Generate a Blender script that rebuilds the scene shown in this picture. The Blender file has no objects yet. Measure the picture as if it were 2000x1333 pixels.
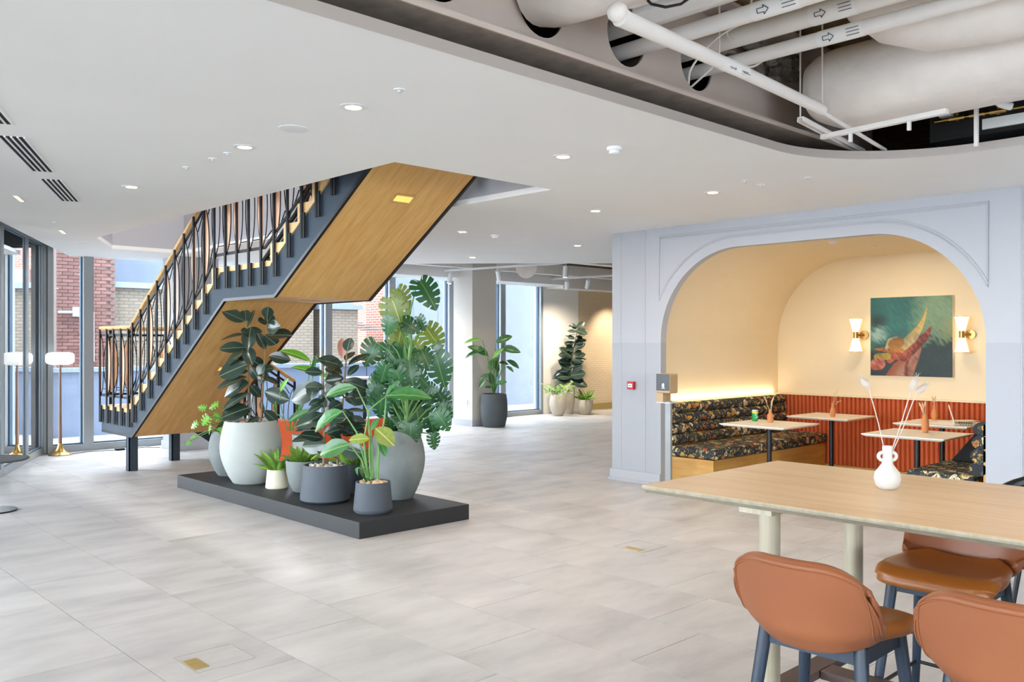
import bpy, bmesh, math, random
from mathutils import Vector, Matrix, Quaternion
random.seed(7)
R = math.radians
scene = bpy.context.scene
col = scene.collection

# ------------------------------------------------------------------ camera
EYE = Vector((0, 0, 1.6))
FWD = Vector((0.691, 0.7225, 0)).normalized()
RGT = Vector((0.7225, -0.691, 0)).normalized()
UP = Vector((0, 0, 1))
FPX = 1713.0
HOR = 670.0
cam_data = bpy.data.cameras.new('camera')
cam = bpy.data.objects.new('camera', cam_data)
col.objects.link(cam)
cam.location = EYE
cam.rotation_euler = (math.pi / 2, 0, -math.atan2(FWD.x, FWD.y))
cam_data.sensor_width = 36
cam_data.lens = FPX / 2000 * 36
cam_data.shift_y = (HOR - 666.5) / 2000
cam_data.clip_start = 0.05
scene.camera = cam

# ------------------------------------------------------------------ sky, exposure
world = bpy.data.worlds.new('overcast_sky')
scene.world = world
world.use_nodes = True
wn = world.node_tree.nodes
wn['Background'].inputs['Color'].default_value = (0.91, 0.955, 1.0, 1)
wn['Background'].inputs['Strength'].default_value = 16.5
scene.view_settings.view_transform = 'Standard'
scene.view_settings.look = 'None'
scene.view_settings.gamma = 1
scene.view_settings.use_curve_mapping = False
scene.view_settings.exposure = 0.16
scene.cycles.use_denoising = True
scene.cycles.max_bounces = 10
scene.cycles.diffuse_bounces = 6
scene.cycles.transparent_max_bounces = 24
scene.cycles.sample_clamp_indirect = 6.0
scene.cycles.caustics_reflective = False
scene.cycles.caustics_refractive = False


def at(px, py, z):
    """the point at height z that the photograph shows at pixel px, py"""
    d = (z - EYE.z) * FPX / (HOR - py)
    return EYE + FWD * d + RGT * (d * (px - 1000) / FPX) + UP * (z - EYE.z)


def dep(px, py, d):
    """the point at distance d along the view axis seen at pixel px, py"""
    return EYE + FWD * d + RGT * (d * (px - 1000) / FPX) + UP * (d * (HOR - py) / FPX)


# ------------------------------------------------------------------ materials
def lin(h):
    h = h.lstrip('#')
    out = []
    for i in (0, 2, 4):
        c = int(h[i:i + 2], 16) / 255
        out.append(c / 12.92 if c <= 0.04045 else ((c + 0.055) / 1.055) ** 2.4)
    return (*out, 1)


MATS = {}


def newmat(name):
    m = bpy.data.materials.new(name)
    m.use_nodes = True
    MATS[name] = m
    nt = m.node_tree
    return m, nt, nt.nodes['Principled BSDF']


def node(nt, kind, **kw):
    n = nt.nodes.new(kind)
    for k, v in kw.items():
        if k in n.inputs.keys():
            n.inputs[k].default_value = v
        else:
            setattr(n, k, v)
    return n


def ramp(nt, fac, stops):
    r = nt.nodes.new('ShaderNodeValToRGB')
    e = r.color_ramp.elements
    while len(e) < len(stops):
        e.new(0.5)
    for i, (p, c) in enumerate(stops):
        e[i].position = p
        e[i].color = lin(c)
    nt.links.new(fac, r.inputs[0])
    return r.outputs[0]


def plain(name, c, rough=0.5, metal=0.0, var=0.0, scale=3.0, bump=0.0, bscale=40, spec=0.5, stretch=(1, 1, 1), objvar=0.0, sheen=0.0):
    m, nt, b = newmat(name)
    b.inputs['Roughness'].default_value = rough
    b.inputs['Metallic'].default_value = metal
    b.inputs['Specular IOR Level'].default_value = spec
    if sheen:
        b.inputs['Sheen Weight'].default_value = sheen
    b.inputs['Base Color'].default_value = lin(c)
    if var or bump or objvar:
        tc = node(nt, 'ShaderNodeTexCoord')
        mp = node(nt, 'ShaderNodeMapping')
        mp.inputs['Scale'].default_value = stretch
        nt.links.new(tc.outputs['Object'], mp.inputs[0])
        hsv = node(nt, 'ShaderNodeHueSaturation')
        hsv.inputs['Color'].default_value = lin(c)
        nt.links.new(hsv.outputs[0], b.inputs['Base Color'])
        ns = node(nt, 'ShaderNodeTexNoise', Scale=scale, Detail=5.0)
        nt.links.new(mp.outputs[0], ns.inputs['Vector'])
        mr = node(nt, 'ShaderNodeMapRange')
        mr.inputs['From Min'].default_value = 0.3
        mr.inputs['From Max'].default_value = 0.7
        mr.inputs['To Min'].default_value = 1 - var
        mr.inputs['To Max'].default_value = 1 + var
        nt.links.new(ns.outputs[0], mr.inputs[0])
        last = mr.outputs[0]
        if objvar:
            oi = node(nt, 'ShaderNodeObjectInfo')
            m2 = node(nt, 'ShaderNodeMapRange')
            m2.inputs['To Min'].default_value = 1 - objvar
            m2.inputs['To Max'].default_value = 1 + objvar
            nt.links.new(oi.outputs['Random'], m2.inputs[0])
            mu = node(nt, 'ShaderNodeMath', operation='MULTIPLY')
            nt.links.new(last, mu.inputs[0])
            nt.links.new(m2.outputs[0], mu.inputs[1])
            last = mu.outputs[0]
        nt.links.new(last, hsv.inputs['Value'])
        if bump:
            n2 = node(nt, 'ShaderNodeTexNoise', Scale=float(bscale), Detail=4.0)
            nt.links.new(mp.outputs[0], n2.inputs['Vector'])
            bp = node(nt, 'ShaderNodeBump', Strength=bump, Distance=0.01)
            nt.links.new(n2.outputs[0], bp.inputs['Height'])
            nt.links.new(bp.outputs[0], b.inputs['Normal'])
    return m


def wood(name, c0, c1, grain=(1, 12, 12), rough=0.45, scale=2.0):
    m, nt, b = newmat(name)
    tc = node(nt, 'ShaderNodeTexCoord')
    mp = node(nt, 'ShaderNodeMapping')
    mp.inputs['Scale'].default_value = grain
    nt.links.new(tc.outputs['Object'], mp.inputs[0])
    ns = node(nt, 'ShaderNodeTexNoise', Scale=scale, Detail=8.0, Roughness=0.62, Distortion=0.6)
    nt.links.new(mp.outputs[0], ns.inputs['Vector'])
    c = ramp(nt, ns.outputs[0], [(0.3, c0), (0.7, c1)])
    nt.links.new(c, b.inputs['Base Color'])
    bp = node(nt, 'ShaderNodeBump', Strength=0.06, Distance=0.004)
    nt.links.new(ns.outputs[0], bp.inputs['Height'])
    nt.links.new(bp.outputs[0], b.inputs['Normal'])
    b.inputs['Roughness'].default_value = rough
    return m


def glow(name, c, strength):
    m, nt, b = newmat(name)
    b.inputs['Base Color'].default_value = lin(c)
    b.inputs['Emission Color'].default_value = lin(c)
    b.inputs['Emission Strength'].default_value = strength
    return m


plain('ceiling_paint', '#f1f1ef', 0.75, var=0.012, scale=1.5)
plain('wall_paint', '#b4b7be', 0.65, var=0.015, scale=1.2)
plain('lower_wall_paint', '#aaaeb6', 0.6, var=0.015, scale=1.2)
plain('alcove_paint', '#e9d8b8', 0.7, var=0.015)
plain('warm_white', '#d0cbc4', 0.6, var=0.02)
plain('slab', '#b29a74', 0.9, var=0.15, scale=6, bump=0.4, bscale=30)
plain('steel_beam', '#cfc1b7', 0.6, var=0.05, scale=2)
plain('flange_brown', '#a79c92', 0.7, var=0.18, scale=9)  # browner and more mottled than the beam web
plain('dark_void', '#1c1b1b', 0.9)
plain('duct_wrap', '#efe9e3', 0.55, var=0.05, scale=5, bump=0.6, bscale=14)
plain('pipe_paint', '#edeae6', 0.5, var=0.03, scale=6, bump=0.12, bscale=30)
plain('grey_frame', '#989ea1', 0.4, metal=0.25, var=0.02)
plain('dark_gasket', '#3a566f', 0.5)
plain('stair_steel', '#3a4550', 0.7, var=0.03, spec=0.25)
plain('baluster_steel', '#191c1f', 0.6, spec=0.25)
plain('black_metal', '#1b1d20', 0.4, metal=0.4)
plain('plinth', '#212326', 0.6, var=0.12, scale=3, bump=0.05, bscale=25)
plain('leather_peach', '#ecb896', 0.6, var=0.05, scale=12, objvar=0.08)
plain('tan_leather', '#864f30', 0.42, var=0.04, scale=6, bump=0.05, bscale=220)
plain('tan_seat', '#93561f', 0.36, var=0.05, scale=6, bump=0.05, bscale=220)
plain('blue_stain', '#1b2a3b', 0.45, var=0.12, scale=5, stretch=(6, 6, 1))
plain('terracotta', '#b9501f', 0.55, var=0.05, scale=4)
plain('orange_fabric', '#c8501c', 0.85, var=0.06, scale=20, sheen=0.2)
plain('brass', '#b08d52', 0.35, metal=1.0)
plain('pale_brass', '#d0b878', 0.35, metal=0.8)
plain('matt_white', '#c6c4c0', 0.7)
plain('white_plastic', '#e9ebed', 0.4)
plain('grey_plastic', '#c4c8cc', 0.5)
plain('speaker_grey', '#a7afb8', 0.6)
plain('table_white', '#efe6d8', 0.4)
plain('pot_pale', '#aaafad', 0.8, var=0.04, scale=5, bump=0.08, bscale=60)
plain('pot_grey', '#757c7c', 0.8, var=0.12, scale=5, bump=0.15, bscale=50)
plain('pot_blue', '#454c55', 0.7, var=0.06, scale=5, bump=0.1, bscale=60)
plain('pot_cream', '#d9d3bd', 0.7, var=0.04, scale=5, bump=0.08, bscale=60)
plain('pot_charcoal', '#4d5358', 0.75, var=0.06, scale=5, bump=0.1, bscale=60)
plain('pot_stone', '#c9bfae', 0.8, var=0.06, scale=5, bump=0.1, bscale=60)
plain('soil', '#4a3a2c', 0.95, var=0.3, scale=30, bump=0.6, bscale=60)
plain('pebble', '#c9c5bb', 0.7, var=0.06, objvar=0.14)
plain('tan_pebble', '#c8ae8c', 0.7, var=0.06, objvar=0.18)
plain('stem', '#7d6a49', 0.8, var=0.2, scale=20)
plain('green_stem', '#5f8a4a', 0.5, var=0.1, scale=10)
plain('rubber_leaf', '#2a3b33', 0.2, var=0.12, scale=6, objvar=0.3)
plain('rubber_leaf_pink', '#a8786a', 0.35, var=0.1)
plain('monstera_leaf', '#22532d', 0.33, var=0.14, scale=5, objvar=0.3)
plain('monstera_leaf_warmlit', '#76883a', 0.35, var=0.2, scale=7, objvar=0.15)  # yellow green paints warm lamp light into the leaf colour
plain('bird_leaf', '#336a37', 0.35, var=0.14, scale=6, objvar=0.22)
plain('bright_leaf', '#62a02f', 0.38, var=0.12, scale=6, objvar=0.12)
plain('small_leaf', '#6f9a38', 0.45, var=0.2, scale=8, objvar=0.3)
plain('terracotta_vase', '#c98552', 0.75, var=0.05)
plain('dried', '#e2c79a', 0.85, var=0.1)
plain('bunny_tail', '#d9cfc6', 0.95, bump=0.8, bscale=300, var=0.03)
plain('red_plastic', '#b3232a', 0.4)
plain('dispenser_black', '#2b3036', 0.3)
plain('dispenser_beige', '#b39a76', 0.45)
plain('can_green', '#1e9a52', 0.3, metal=0.3)
plain('can_yellow', '#d9c83a', 0.35)
plain('bronze', '#7a5a45', 0.4, var=0.1, scale=5, stretch=(8, 8, 1))
plain('ink', '#3a3c40', 0.6)
plain('paper_label', '#f2f2f0', 0.6)
plain('cable_white', '#dfdcd6', 0.5)
plain('copper', '#b0683e', 0.35, metal=0.9)
plain('blue_plastic', '#2b49c8', 0.4)
plain('purple_tape', '#3b3a86', 0.5)
plain('insulation_grey', '#7b7873', 0.95, var=0.3, scale=25, bump=1.0, bscale=45)
plain('red_brick', '#8d665d', 0.9, var=0.12, scale=20, objvar=0.18)
plain('mortar', '#857c76', 0.95)
plain('blue_panel', '#79859a', 0.5, var=0.05)
plain('grey_panel', '#8a97a6', 0.5, var=0.05)
plain('pale_panel', '#9aa3b2', 0.6, var=0.04, scale=1.0)
plain('roof_metal', '#8a949b', 0.5)
plain('pavement', '#8f949a', 0.8, var=0.06)
plain('louvre_cream', '#d8d2a8', 0.6)
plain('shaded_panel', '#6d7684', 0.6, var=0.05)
plain('rim_shade_grey', '#b3aaa3', 0.6)
plain('far_glass', '#7f98ad', 0.15)
plain('footrest_wood', '#4c3a38', 0.6)
plain('card_grey', '#b8b2a6', 0.6)
wood('oak', '#c9954e', '#e0b470', grain=(9, 1.0, 1.0), rough=0.5)
wood('oak_tread', '#c29a63', '#dcb981', grain=(1, 9, 9), rough=0.5)
wood('oak_rail', '#b58a4e', '#d4ad72', grain=(8, 8, 1), rough=0.4)
wood('bench_oak', '#b5863f', '#cda05a', grain=(1, 1, 8), rough=0.5)
wood('table_oak', '#dab488', '#e9cda5', grain=(11, 0.7, 3), rough=0.38, scale=1.6)
wood('leg_oak', '#968e7b', '#b2aa95', grain=(14, 14, 0.8), rough=0.5)
glow('lamp_warm', '#ffe2bd', 9)
glow('lamp_slot', '#ffd9a0', 2.2)
glow('led_strip', '#ffe6b8', 2.5)
glow('shade_glow', '#ffe4ba', 1.35)
glow('soffit_glow', '#ffc766', 0.8)
glow('shade_white', '#f4f4f2', 0.35)


def glass_mat():
    m = bpy.data.materials.new('window_glass')
    m.use_nodes = True
    nt = m.node_tree
    nt.nodes.clear()
    out = nt.nodes.new('ShaderNodeOutputMaterial')
    tr = nt.nodes.new('ShaderNodeBsdfTransparent')
    tr.inputs[0].default_value = (0.9, 0.95, 0.985, 1)
    gl = nt.nodes.new('ShaderNodeBsdfGlossy')
    gl.inputs['Roughness'].default_value = 0.0
    fr = nt.nodes.new('ShaderNodeFresnel')
    fr.inputs[0].default_value = 1.5
    mx = nt.nodes.new('ShaderNodeMixShader')
    nt.links.new(fr.outputs[0], mx.inputs[0])
    nt.links.new(tr.outputs[0], mx.inputs[1])
    nt.links.new(gl.outputs[0], mx.inputs[2])
    nt.links.new(mx.outputs[0], out.inputs[0])
    MATS['glass'] = m


glass_mat()


def leaf_veins(name, vein, amount=0.6, side=14.0):
    """paler midrib and side veins, drawn in the leaf's own coordinates"""
    m = MATS[name]
    nt = m.node_tree
    b = nt.nodes['Principled BSDF']
    src = b.inputs['Base Color'].links[0].from_socket
    tc = node(nt, 'ShaderNodeTexCoord')
    sp = node(nt, 'ShaderNodeSeparateXYZ')
    nt.links.new(tc.outputs['Object'], sp.inputs[0])
    ab = node(nt, 'ShaderNodeMath', operation='ABSOLUTE')
    nt.links.new(sp.outputs[0], ab.inputs[0])
    mid = node(nt, 'ShaderNodeMapRange')
    mid.inputs['From Min'].default_value = 0.006
    mid.inputs['From Max'].default_value = 0.02
    mid.inputs['To Min'].default_value = 1
    mid.inputs['To Max'].default_value = 0
    nt.links.new(ab.outputs[0], mid.inputs[0])
    k = node(nt, 'ShaderNodeMath', operation='MULTIPLY_ADD')
    nt.links.new(ab.outputs[0], k.inputs[0])
    k.inputs[1].default_value = -1.1
    nt.links.new(sp.outputs[1], k.inputs[2])
    fr = node(nt, 'ShaderNodeMath', operation='MULTIPLY')
    nt.links.new(k.outputs[0], fr.inputs[0])
    fr.inputs[1].default_value = side
    f2 = node(nt, 'ShaderNodeMath', operation='FRACT')
    nt.links.new(fr.outputs[0], f2.inputs[0])
    sv = node(nt, 'ShaderNodeMapRange')
    sv.inputs['From Min'].default_value = 0.0
    sv.inputs['From Max'].default_value = 0.14
    sv.inputs['To Min'].default_value = 0.35
    sv.inputs['To Max'].default_value = 0
    nt.links.new(f2.outputs[0], sv.inputs[0])
    mxm = node(nt, 'ShaderNodeMath', operation='MAXIMUM')
    nt.links.new(mid.outputs[0], mxm.inputs[0])
    nt.links.new(sv.outputs[0], mxm.inputs[1])
    mu = node(nt, 'ShaderNodeMath', operation='MULTIPLY')
    nt.links.new(mxm.outputs[0], mu.inputs[0])
    mu.inputs[1].default_value = amount
    mx = node(nt, 'ShaderNodeMixRGB')
    nt.links.new(mu.outputs[0], mx.inputs[0])
    nt.links.new(src, mx.inputs[1])
    mx.inputs[2].default_value = lin(vein)
    nt.links.new(mx.outputs[0], b.inputs['Base Color'])


for nm, vn, am in (('rubber_leaf', '#8fa07c', 0.55), ('monstera_leaf', '#8fae5a', 0.38), ('monstera_leaf_warmlit', '#dfe08a', 0.6), ('bird_leaf', '#9cc06c', 0.4), ('bright_leaf', '#cbe88a', 0.5)):
    leaf_veins(nm, vn, am)


def tile_mat():
    m, nt, b = newmat('floor_tile')
    tc = node(nt, 'ShaderNodeTexCoord')
    geo = node(nt, 'ShaderNodeNewGeometry')
    oi = node(nt, 'ShaderNodeObjectInfo')
    mp = node(nt, 'ShaderNodeMapping')
    mp.inputs['Scale'].default_value = (0.9, 2.4, 1)
    nt.links.new(geo.outputs['Position'], mp.inputs[0])
    addv = node(nt, 'ShaderNodeVectorMath', operation='ADD')
    nt.links.new(mp.outputs[0], addv.inputs[0])
    nt.links.new(oi.outputs['Random'], addv.inputs[1])
    ns = node(nt, 'ShaderNodeTexNoise', Scale=1.5, Detail=7.0, Roughness=0.6)
    nt.links.new(addv.outputs[0], ns.inputs['Vector'])
    c = ramp(nt, ns.outputs[0], [(0.28, '#a7a7a8'), (0.5, '#bdbcbc'), (0.74, '#cccbca')])
    hsv = node(nt, 'ShaderNodeHueSaturation')
    nt.links.new(c, hsv.inputs['Color'])
    mr = node(nt, 'ShaderNodeMapRange')
    mr.inputs['To Min'].default_value = 0.965
    mr.inputs['To Max'].default_value = 1.03
    nt.links.new(oi.outputs['Random'], mr.inputs[0])
    nt.links.new(mr.outputs[0], hsv.inputs['Value'])
    nt.links.new(hsv.outputs[0], b.inputs['Base Color'])
    b.inputs['Roughness'].default_value = 0.42
    b.inputs['Specular IOR Level'].default_value = 0.4


tile_mat()
plain('grout', '#a5a19d', 0.9)


def floral_mat():
    m, nt, b = newmat('floral_fabric')
    tc = node(nt, 'ShaderNodeTexCoord')
    nz = node(nt, 'ShaderNodeTexNoise', Scale=9.0, Detail=3.0)
    nt.links.new(tc.outputs['Object'], nz.inputs['Vector'])
    mixv = node(nt, 'ShaderNodeMixRGB', blend_type='LINEAR_LIGHT')
    mixv.inputs[0].default_value = 0.06
    nt.links.new(tc.outputs['Object'], mixv.inputs[1])
    nt.links.new(nz.outputs['Color'], mixv.inputs[2])

    def layer(scale, lo, hi, stops):
        v = node(nt, 'ShaderNodeTexVoronoi', Scale=scale)
        nt.links.new(mixv.outputs[0], v.inputs['Vector'])
        sep = node(nt, 'ShaderNodeSeparateColor')
        nt.links.new(v.outputs['Color'], sep.inputs[0])
        cr = ramp(nt, sep.outputs[0], stops)
        cr.node.color_ramp.interpolation = 'CONSTANT'
        lt = node(nt, 'ShaderNodeMath', operation='LESS_THAN')
        nt.links.new(v.outputs['Distance'], lt.inputs[0])
        lt.inputs[1].default_value = hi
        gt = node(nt, 'ShaderNodeMath', operation='GREATER_THAN')
        nt.links.new(v.outputs['Distance'], gt.inputs[0])
        gt.inputs[1].default_value = lo
        # only some cells of a layer carry a motif
        has = node(nt, 'ShaderNodeMath', operation='GREATER_THAN')
        nt.links.new(sep.outputs[1], has.inputs[0])
        has.inputs[1].default_value = 0.14
        m1 = node(nt, 'ShaderNodeMath', operation='MULTIPLY')
        nt.links.new(lt.outputs[0], m1.inputs[0])
        nt.links.new(gt.outputs[0], m1.inputs[1])
        m2 = node(nt, 'ShaderNodeMath', operation='MULTIPLY')
        nt.links.new(m1.outputs[0], m2.inputs[0])
        nt.links.new(has.outputs[0], m2.inputs[1])
        return cr, m2.outputs[0]
    base = node(nt, 'ShaderNodeRGB')
    base.outputs[0].default_value = lin('#2b2e36')
    last = base.outputs[0]
    leafy = [(0, '#4c5340'), (0.2, '#7d7645'), (0.4, '#3f4d45'), (0.6, '#a5823f'), (0.8, '#6d7660'), (0.92, '#b9a679')]
    bloom = [(0, '#d9c69c'), (0.35, '#c99d4c'), (0.6, '#b4703c'), (0.75, '#e2d4b2'), (0.9, '#a5472c')]
    for scale, lo, hi, stops in ((26.0, 0.0, 0.44, leafy), (11.0, 0.0, 0.4, bloom), (11.0, 0.2, 0.25, [(0, '#5a4426'), (0.5, '#7a5a30')]), (11.0, 0.0, 0.1, [(0, '#6a3f22'), (0.5, '#3c3326')]),
                                 (48.0, 0.0, 0.26, [(0, '#23262e'), (0.45, '#d8c9a4'), (0.7, '#8b6a35'), (0.85, '#4c5a44')])):
        c, f = layer(scale, lo, hi, stops)
        mx = node(nt, 'ShaderNodeMixRGB')
        nt.links.new(f, mx.inputs[0])
        nt.links.new(last, mx.inputs[1])
        nt.links.new(c, mx.inputs[2])
        last = mx.outputs[0]
    nt.links.new(last, b.inputs['Base Color'])
    b.inputs['Roughness'].default_value = 0.85


floral_mat()


def brick_texture(name, c1, c2, mort, scale, bw=0.5, rh=0.25, vec=None, rough=0.8, bump=0.3):
    m, nt, b = newmat(name)
    geo = node(nt, 'ShaderNodeNewGeometry')
    sep = node(nt, 'ShaderNodeSeparateXYZ')
    nt.links.new(geo.outputs['Position'], sep.inputs[0])
    ad = node(nt, 'ShaderNodeMath', operation='ADD')
    nt.links.new(sep.outputs[0], ad.inputs[0])
    nt.links.new(sep.outputs[1], ad.inputs[1])
    cmb = node(nt, 'ShaderNodeCombineXYZ')
    nt.links.new(ad.outputs[0], cmb.inputs[0])
    nt.links.new(sep.outputs[2], cmb.inputs[1])
    br = node(nt, 'ShaderNodeTexBrick')
    br.inputs['Color1'].default_value = lin(c1)
    br.inputs['Color2'].default_value = lin(c2)
    br.inputs['Mortar'].default_value = lin(mort)
    br.inputs['Scale'].default_value = scale
    br.inputs['Mortar Size'].default_value = 0.012
    br.inputs['Brick Width'].default_value = bw
    br.inputs['Row Height'].default_value = rh
    nt.links.new(cmb.outputs[0], br.inputs['Vector'])
    nt.links.new(br.outputs['Color'], b.inputs['Base Color'])
    bp = node(nt, 'ShaderNodeBump', Strength=bump, Distance=0.01, invert=True)
    nt.links.new(br.outputs['Fac'], bp.inputs['Height'])
    nt.links.new(bp.outputs[0], b.inputs['Normal'])
    b.inputs['Roughness'].default_value = rough
    return m


brick_texture('beige_brick', '#a0917e', '#948672', '#7f7468', 1.0, 0.225, 0.075)
brick_texture('far_red_brick', '#8f574c', '#84503f', '#9a8a80', 1.0, 0.225, 0.075)
brick_texture('glazed_tile', '#dfcdb0', '#d9c7aa', '#cfbda0', 1.0, 0.2, 0.05, rough=0.3, bump=0.12)

# ------------------------------------------------------------------ builders
ORIGIN = {}


def tag(o, label=None, cat=None, group=None, kind=None):
    if label:
        o['label'] = label
    if cat:
        o['category'] = cat
    if group:
        o['group'] = group
    if kind:
        o['kind'] = kind
    return o


def thing(name, loc, label=None, cat=None, group=None, kind=None, rotz=0.0):
    o = bpy.data.objects.new(name, None)
    o.empty_display_size = 0.1
    col.objects.link(o)
    o.location = loc
    o.rotation_euler = (0, 0, rotz)
    ORIGIN[o.name] = Vector(loc) if not rotz else Vector((0, 0, 0))
    return tag(o, label, cat, group, kind)


class MB:
    def __init__(self):
        self.v, self.f = [], []

    def add(self, vs, fs):
        n = len(self.v)
        self.v += [Vector(p) for p in vs]
        self.f += [tuple(i + n for i in f) for f in fs]
        return self

    def box(self, x0, x1, y0, y1, z0, z1):
        return self.add([(x0, y0, z0), (x1, y0, z0), (x1, y1, z0), (x0, y1, z0), (x0, y0, z1), (x1, y0, z1), (x1, y1, z1), (x0, y1, z1)],
                        [(0, 3, 2, 1), (4, 5, 6, 7), (0, 1, 5, 4), (1, 2, 6, 5), (2, 3, 7, 6), (3, 0, 4, 7)])

    def bar(self, a, b, w, h, up=(0, 0, 1)):
        """a straight bar of section w (sideways) x h (along up)"""
        a, b = Vector(a), Vector(b)
        t = (b - a).normalized()
        u = Vector(up)
        if abs(t.dot(u)) > 0.98:
            u = Vector((0, 1, 0))
        s = t.cross(u).normalized()
        u = s.cross(t).normalized()
        q = [(-w / 2, -h / 2), (w / 2, -h / 2), (w / 2, h / 2), (-w / 2, h / 2)]
        vs = [a + s * x + u * y for x, y in q] + [b + s * x + u * y for x, y in q]
        return self.add(vs, [(3, 2, 1, 0), (4, 5, 6, 7), (0, 1, 5, 4), (1, 2, 6, 5), (2, 3, 7, 6), (3, 0, 4, 7)])

    def tube(self, pts, r, n=8, caps=True):
        pts = [Vector(p) for p in pts]
        rs = r if isinstance(r, (list, tuple)) else [r] * len(pts)
        k = len(self.v)
        t = (pts[1] - pts[0]).normalized()
        u = t.orthogonal().normalized()
        for i, p in enumerate(pts):
            if i == 0:
                tn = pts[1] - p
            elif i == len(pts) - 1:
                tn = p - pts[-2]
            else:
                tn = (pts[i + 1] - p).normalized() + (p - pts[i - 1]).normalized()
            if tn.length < 1e-9:
                tn = t.copy()
            tn.normalize()
            q = t.rotation_difference(tn)
            u = (q @ u)
            u = (u - tn * u.dot(tn)).normalized()
            t = tn
            s = t.cross(u)
            for j in range(n):
                a = 2 * math.pi * j / n
                self.v.append(p + (u * math.cos(a) + s * math.sin(a)) * rs[i])
        for i in range(len(pts) - 1):
            for j in range(n):
                a, b = k + i * n + j, k + i * n + (j + 1) % n
                self.f.append((a, b, b + n, a + n))
        if caps:
            self.f.append(tuple(k + j for j in reversed(range(n))))
            self.f.append(tuple(k + (len(pts) - 1) * n + j for j in range(n)))
        return self

    def lathe(self, prof, n=24, c=(0, 0, 0), sx=1, sy=1):
        c = Vector(c)
        k = len(self.v)
        for r, z in prof:
            for j in range(n):
                a = 2 * math.pi * j / n
                self.v.append(c + Vector((r * sx * math.cos(a), r * sy * math.sin(a), z)))
        for i in range(len(prof) - 1):
            for j in range(n):
                a, b = k + i * n + j, k + i * n + (j + 1) % n
                self.f.append((a, b, b + n, a + n))
        if prof[0][0] > 1e-6:
            self.f.append(tuple(k + j for j in reversed(range(n))))
        if prof[-1][0] > 1e-6:
            self.f.append(tuple(k + (len(prof) - 1) * n + j for j in range(n)))
        return self

    def prism(self, poly, z0, z1, axis='z', c=None):
        """poly in the plane across the axis: z -> (x, y), x -> (y, z), y -> (x, z)"""
        def P(a, b, h):
            return {'z': (a, b, h), 'x': (h, a, b), 'y': (a, h, b)}[axis]
        n = len(poly)
        vs = [P(a, b, z0) for a, b in poly] + [P(a, b, z1) for a, b in poly]
        fs = [tuple(reversed(range(n))), tuple(range(n, 2 * n))]
        fs += [(i, (i + 1) % n, (i + 1) % n + n, i + n) for i in range(n)]
        return self.add(vs, fs)

    def ball(self, c, rx, ry=None, rz=None, n=8, m=5):
        ry = rx if ry is None else ry
        rz = rx if rz is None else rz
        prof = []
        for i in range(m + 1):
            a = -math.pi / 2 + math.pi * i / m
            prof.append((max(math.cos(a), 0.0001), math.sin(a)))
        k = len(self.v)
        self.lathe(prof, n)
        for i in range(k, len(self.v)):
            p = self.v[i]
            self.v[i] = Vector((p.x * rx + c[0], p.y * ry + c[1], p.z * rz + c[2]))
        return self

    def mesh(self, name, smooth=False):
        me = bpy.data.meshes.new(name)
        me.from_pydata([tuple(p) for p in self.v], [], self.f)
        bm = bmesh.new()
        bm.from_mesh(me)
        bmesh.ops.recalc_face_normals(bm, faces=bm.faces)
        bm.to_mesh(me)
        bm.free()
        if smooth:
            me.shade_smooth()
            me.set_sharp_from_angle(angle=R(42))
        return me

    def build(self, name, mat, parent=None, smooth=False, bevel=0.0, local=False, **tags):
        org = Vector((0, 0, 0))
        if parent is not None and not local:
            org = ORIGIN.get(parent.name, org)
        if org.length > 0:
            self.v = [p - org for p in self.v]
        me = self.mesh(name, smooth)
        me.materials.append(MATS[mat])
        o = bpy.data.objects.new(name, me)
        col.objects.link(o)
        if parent is not None:
            o.parent = parent
        ORIGIN[o.name] = org
        if bevel:
            b = o.modifiers.new('edge', 'BEVEL')
            b.width = bevel
            b.segments = 2
            b.limit_method = 'ANGLE'
        if tags:
            tag(o, **tags)
        return o


def place(mesh, name, parent, matrix, mat=None):
    """one more object that shares mesh data; matrix is in world space for unrotated parents"""
    o = bpy.data.objects.new(name, mesh)
    col.objects.link(o)
    if parent is not None:
        o.parent = parent
        matrix = Matrix.Translation(-ORIGIN.get(parent.name, Vector((0, 0, 0)))) @ matrix
    o.matrix_basis = matrix
    if mat:
        o.material_slots[0].link = 'OBJECT'
        o.material_slots[0].material = MATS[mat]
    return o


def structure(name, mb, mat, parent=None, **kw):
    o = mb.build(name, mat, parent, **kw)
    if parent is None:
        o['kind'] = 'structure'
    return o


def lamp(kind, name, loc, power, color, parent=None, size=0.1, rot=(0, 0, 0), spot=None, shape=None, size_y=None):
    d = bpy.data.lights.new(name, kind)
    d.energy = power
    d.color = color
    if kind == 'AREA':
        d.size = size
        if shape:
            d.shape = shape
        if size_y:
            d.size_y = size_y
    else:
        d.shadow_soft_size = size
    if spot:
        d.spot_size = R(spot)
        d.spot_blend = 0.8
    o = bpy.data.objects.new(name, d)
    col.objects.link(o)
    o.location = loc
    o.rotation_euler = rot
    if parent is not None:
        o.parent = parent
        o.location = Vector(loc) - ORIGIN.get(parent.name, Vector((0, 0, 0)))
    return o

# ------------------------------------------------------------------ the setting
CZ = 2.88                      # suspended ceiling
FY = 13.85                     # plane of the long glass front
GN = Vector((0.894, -0.447, 0)).normalized()   # inward normal of the slanted glass front
GD = Vector((0.447, 0.894, 0)).normalized()
GC = Vector((3.86, FY, 0))     # corner where both glass fronts meet


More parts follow.
